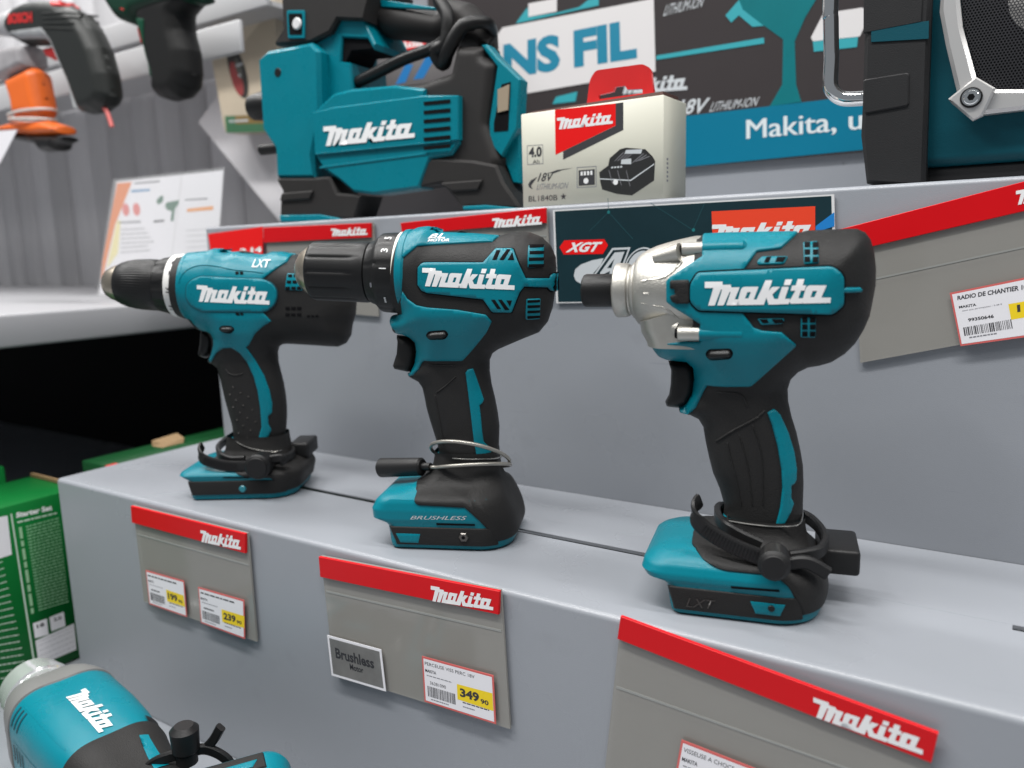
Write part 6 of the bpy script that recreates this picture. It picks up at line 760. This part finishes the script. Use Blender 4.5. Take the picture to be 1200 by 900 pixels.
# ------------------------------------------------------------------ tool lying on the lower deck
ax=(.1475,-.0885,-.145); t=thing('cordless_multi_tool','teal and dark tool with grey collar lying on the lower deck, bottom left corner','power tool',(ax[0],ax[1],DECK),-10); v0=(ax[2]-DECK)*1000
COLG=mat('collar_grey',(.16,.16,.157),.45,bump=.3,scale=1500)
sqz=lambda u,a:1-.075*math.cos(4*a)
lathe('clear_guard',[(-74,22),(-72,25),(-58,25),(-57,27),(-48,27),(-47,25.5),(-36,26),(-30,24)],v0,mat('guard_glass',(.80,.81,.82),.12,metal=.7),t,48); lathe('spindle_nut',[(-90,9),(-89,17),(-75,18),(-73,14)],v0,BLACK,t,32)
cl_=lathe('collar',[(-33,22),(-31.5,29),(-27,33.5),(-18,36.6),(-8,38.8),(1,39.9),(4.5,40.1),(5.5,38.4)],v0,COLG,t,96,flute=sqz); BR=[(4,36),(4.6,38.8),(8,39.6),(50,39.4),(75,38),(95,35),(108,31)]
ba=lathe('barrel',BR,v0,TEAL,t,120,flute=sqz)
GP=[(94,29),(97.5,36),(104,35.6),(118,32.5),(135,30.5),(170,30),(215,30)]
gr=lathe('grip',GP,v0,DARK,t,96,flute=sqz)
def onb(V,lift,a0,prof,r0=38.):
    pr=np.array(prof); r=np.interp(V[:,0],pr[:,0],pr[:,1]); ang=R_(a0)+V[:,1]/r0; rr=r*np.array([sqz(0,a) for a in ang])+lift; return np.c_[V[:,0],rr*np.sin(ang),v0+rr*np.cos(ang)]*.001
pl,ho=logo_polys([(33,0),(92,0),(92,14.5),(33,14.5)]); V,F_=tri2d(pl,ho,1.5); mesh('lettering',onb(V,.7,-10,BR),F_,mat('white_ink',(.62,.62,.62),.5),ba,None)
V,F_=tri2d([[(90,20),(103,22),(103,30),(92,30)]],(),2); mesh('side_button',onb(V,1.5,8,BR),F_,BLACK,ba,None)
SLT=mat('teal_slot_shade',(.0,.05,.07),.6)  # darkened copy of the teal, painting the shade in the slots
for a0,us in ((-62,(10,16,22)),(-98,(12,18,24,30))):
    for u0 in us:
        V,F_=tri2d([[(u0,0),(u0+2,0),(u0+4,13),(u0+2,13)]],(),1.5); mesh('vent_slot_shade',onb(V,.35,a0,BR),F_,SLT,ba,None)
for a0 in (-40,-75): 
    V,F_=tri2d([strip_poly([(14,0),(88,0)],1.0)],(),1.5); mesh('barrel_seam',onb(V,.3,a0,BR),F_,TEAL,ba,None)
V,F_=tri2d([[(112,4),(150,-2),(152,7),(114,9)]],(),2); mesh('grip_stripe',onb(V,.6,14,GP,34),F_,TEAL,gr,None)
# battery foot at the far end of the grip, a plate standing across it
FM=[(0,-34,50,30,7,14),(1.5,-35,51,31.5,8,15),(16,-36,53,33,9,16),(21,-34,52,31,10,15),(25,-24,44,26,10,14)]
Wm=Matrix(((.53,0,-.848,.3504),(.848,0,.53,-.1152),(0,-1,0,-.138),(0,0,0,1))); Tm=Matrix.Translation((ax[0],ax[1],DECK))@Matrix.Rotation(R_(-10),4,'Z'); Mx=Tm.inverted()@Wm
fo=foot_shell(FM,TEAL,t,'battery_foot'); fo.data.transform(Mx)
for va,vb,ua,ub,m_,nm,of in ((3,17,(-30,-30),(38,38),DARK,'foot_rail',1.2),(5,11,(14,10),(30,34),TEAL,'latch_tab',1.8),(8,10,(-24,-24),(6,6),LG,'foot_mark',1.7)):
    o=foot_band(nm,FM,va,vb,ua,ub,of,m_,fo,mirror=False); o.data.transform(Mx)
# clamp on it
CP=(.3047,-.0923,-.113); t=thing('security_clamp','black clamp with upright round knob on the tool in the bottom left corner','security tag',CP,0,'black ratchet security clamps')
kb=cyl('lock_knob',(0,0,.0),(0,0,.0195),.0082,CLAMP,t,40,.003,.0088); cyl('knob_stem',(0,0,-.006),(0,0,.001),.0065,CLAMP,t,24)
tube('ratchet_strap',[(-.026,-.026,-.026),(-.0186,-.016,-.008),(-.0074,-.009,.0),(.0,.0,.0),(.006,.009,.0),(.0163,.0152,-.006),(.022,.018,-.016)],0,CLAMP,t,section=(.0034,.0018))
tube('release_lever',[(.006,.010,.0),(.0105,.013,.006),(.0165,.0145,.0155)],0,CLAMP,t,section=(.0030,.0020))
tube('clamp_wire',[(-.012,-.030,-.020),(-.004,-.022,-.008),(.008,-.010,-.004),(.018,-.002,-.010),(.022,.000,-.02)],.0006,STEEL,t,6)
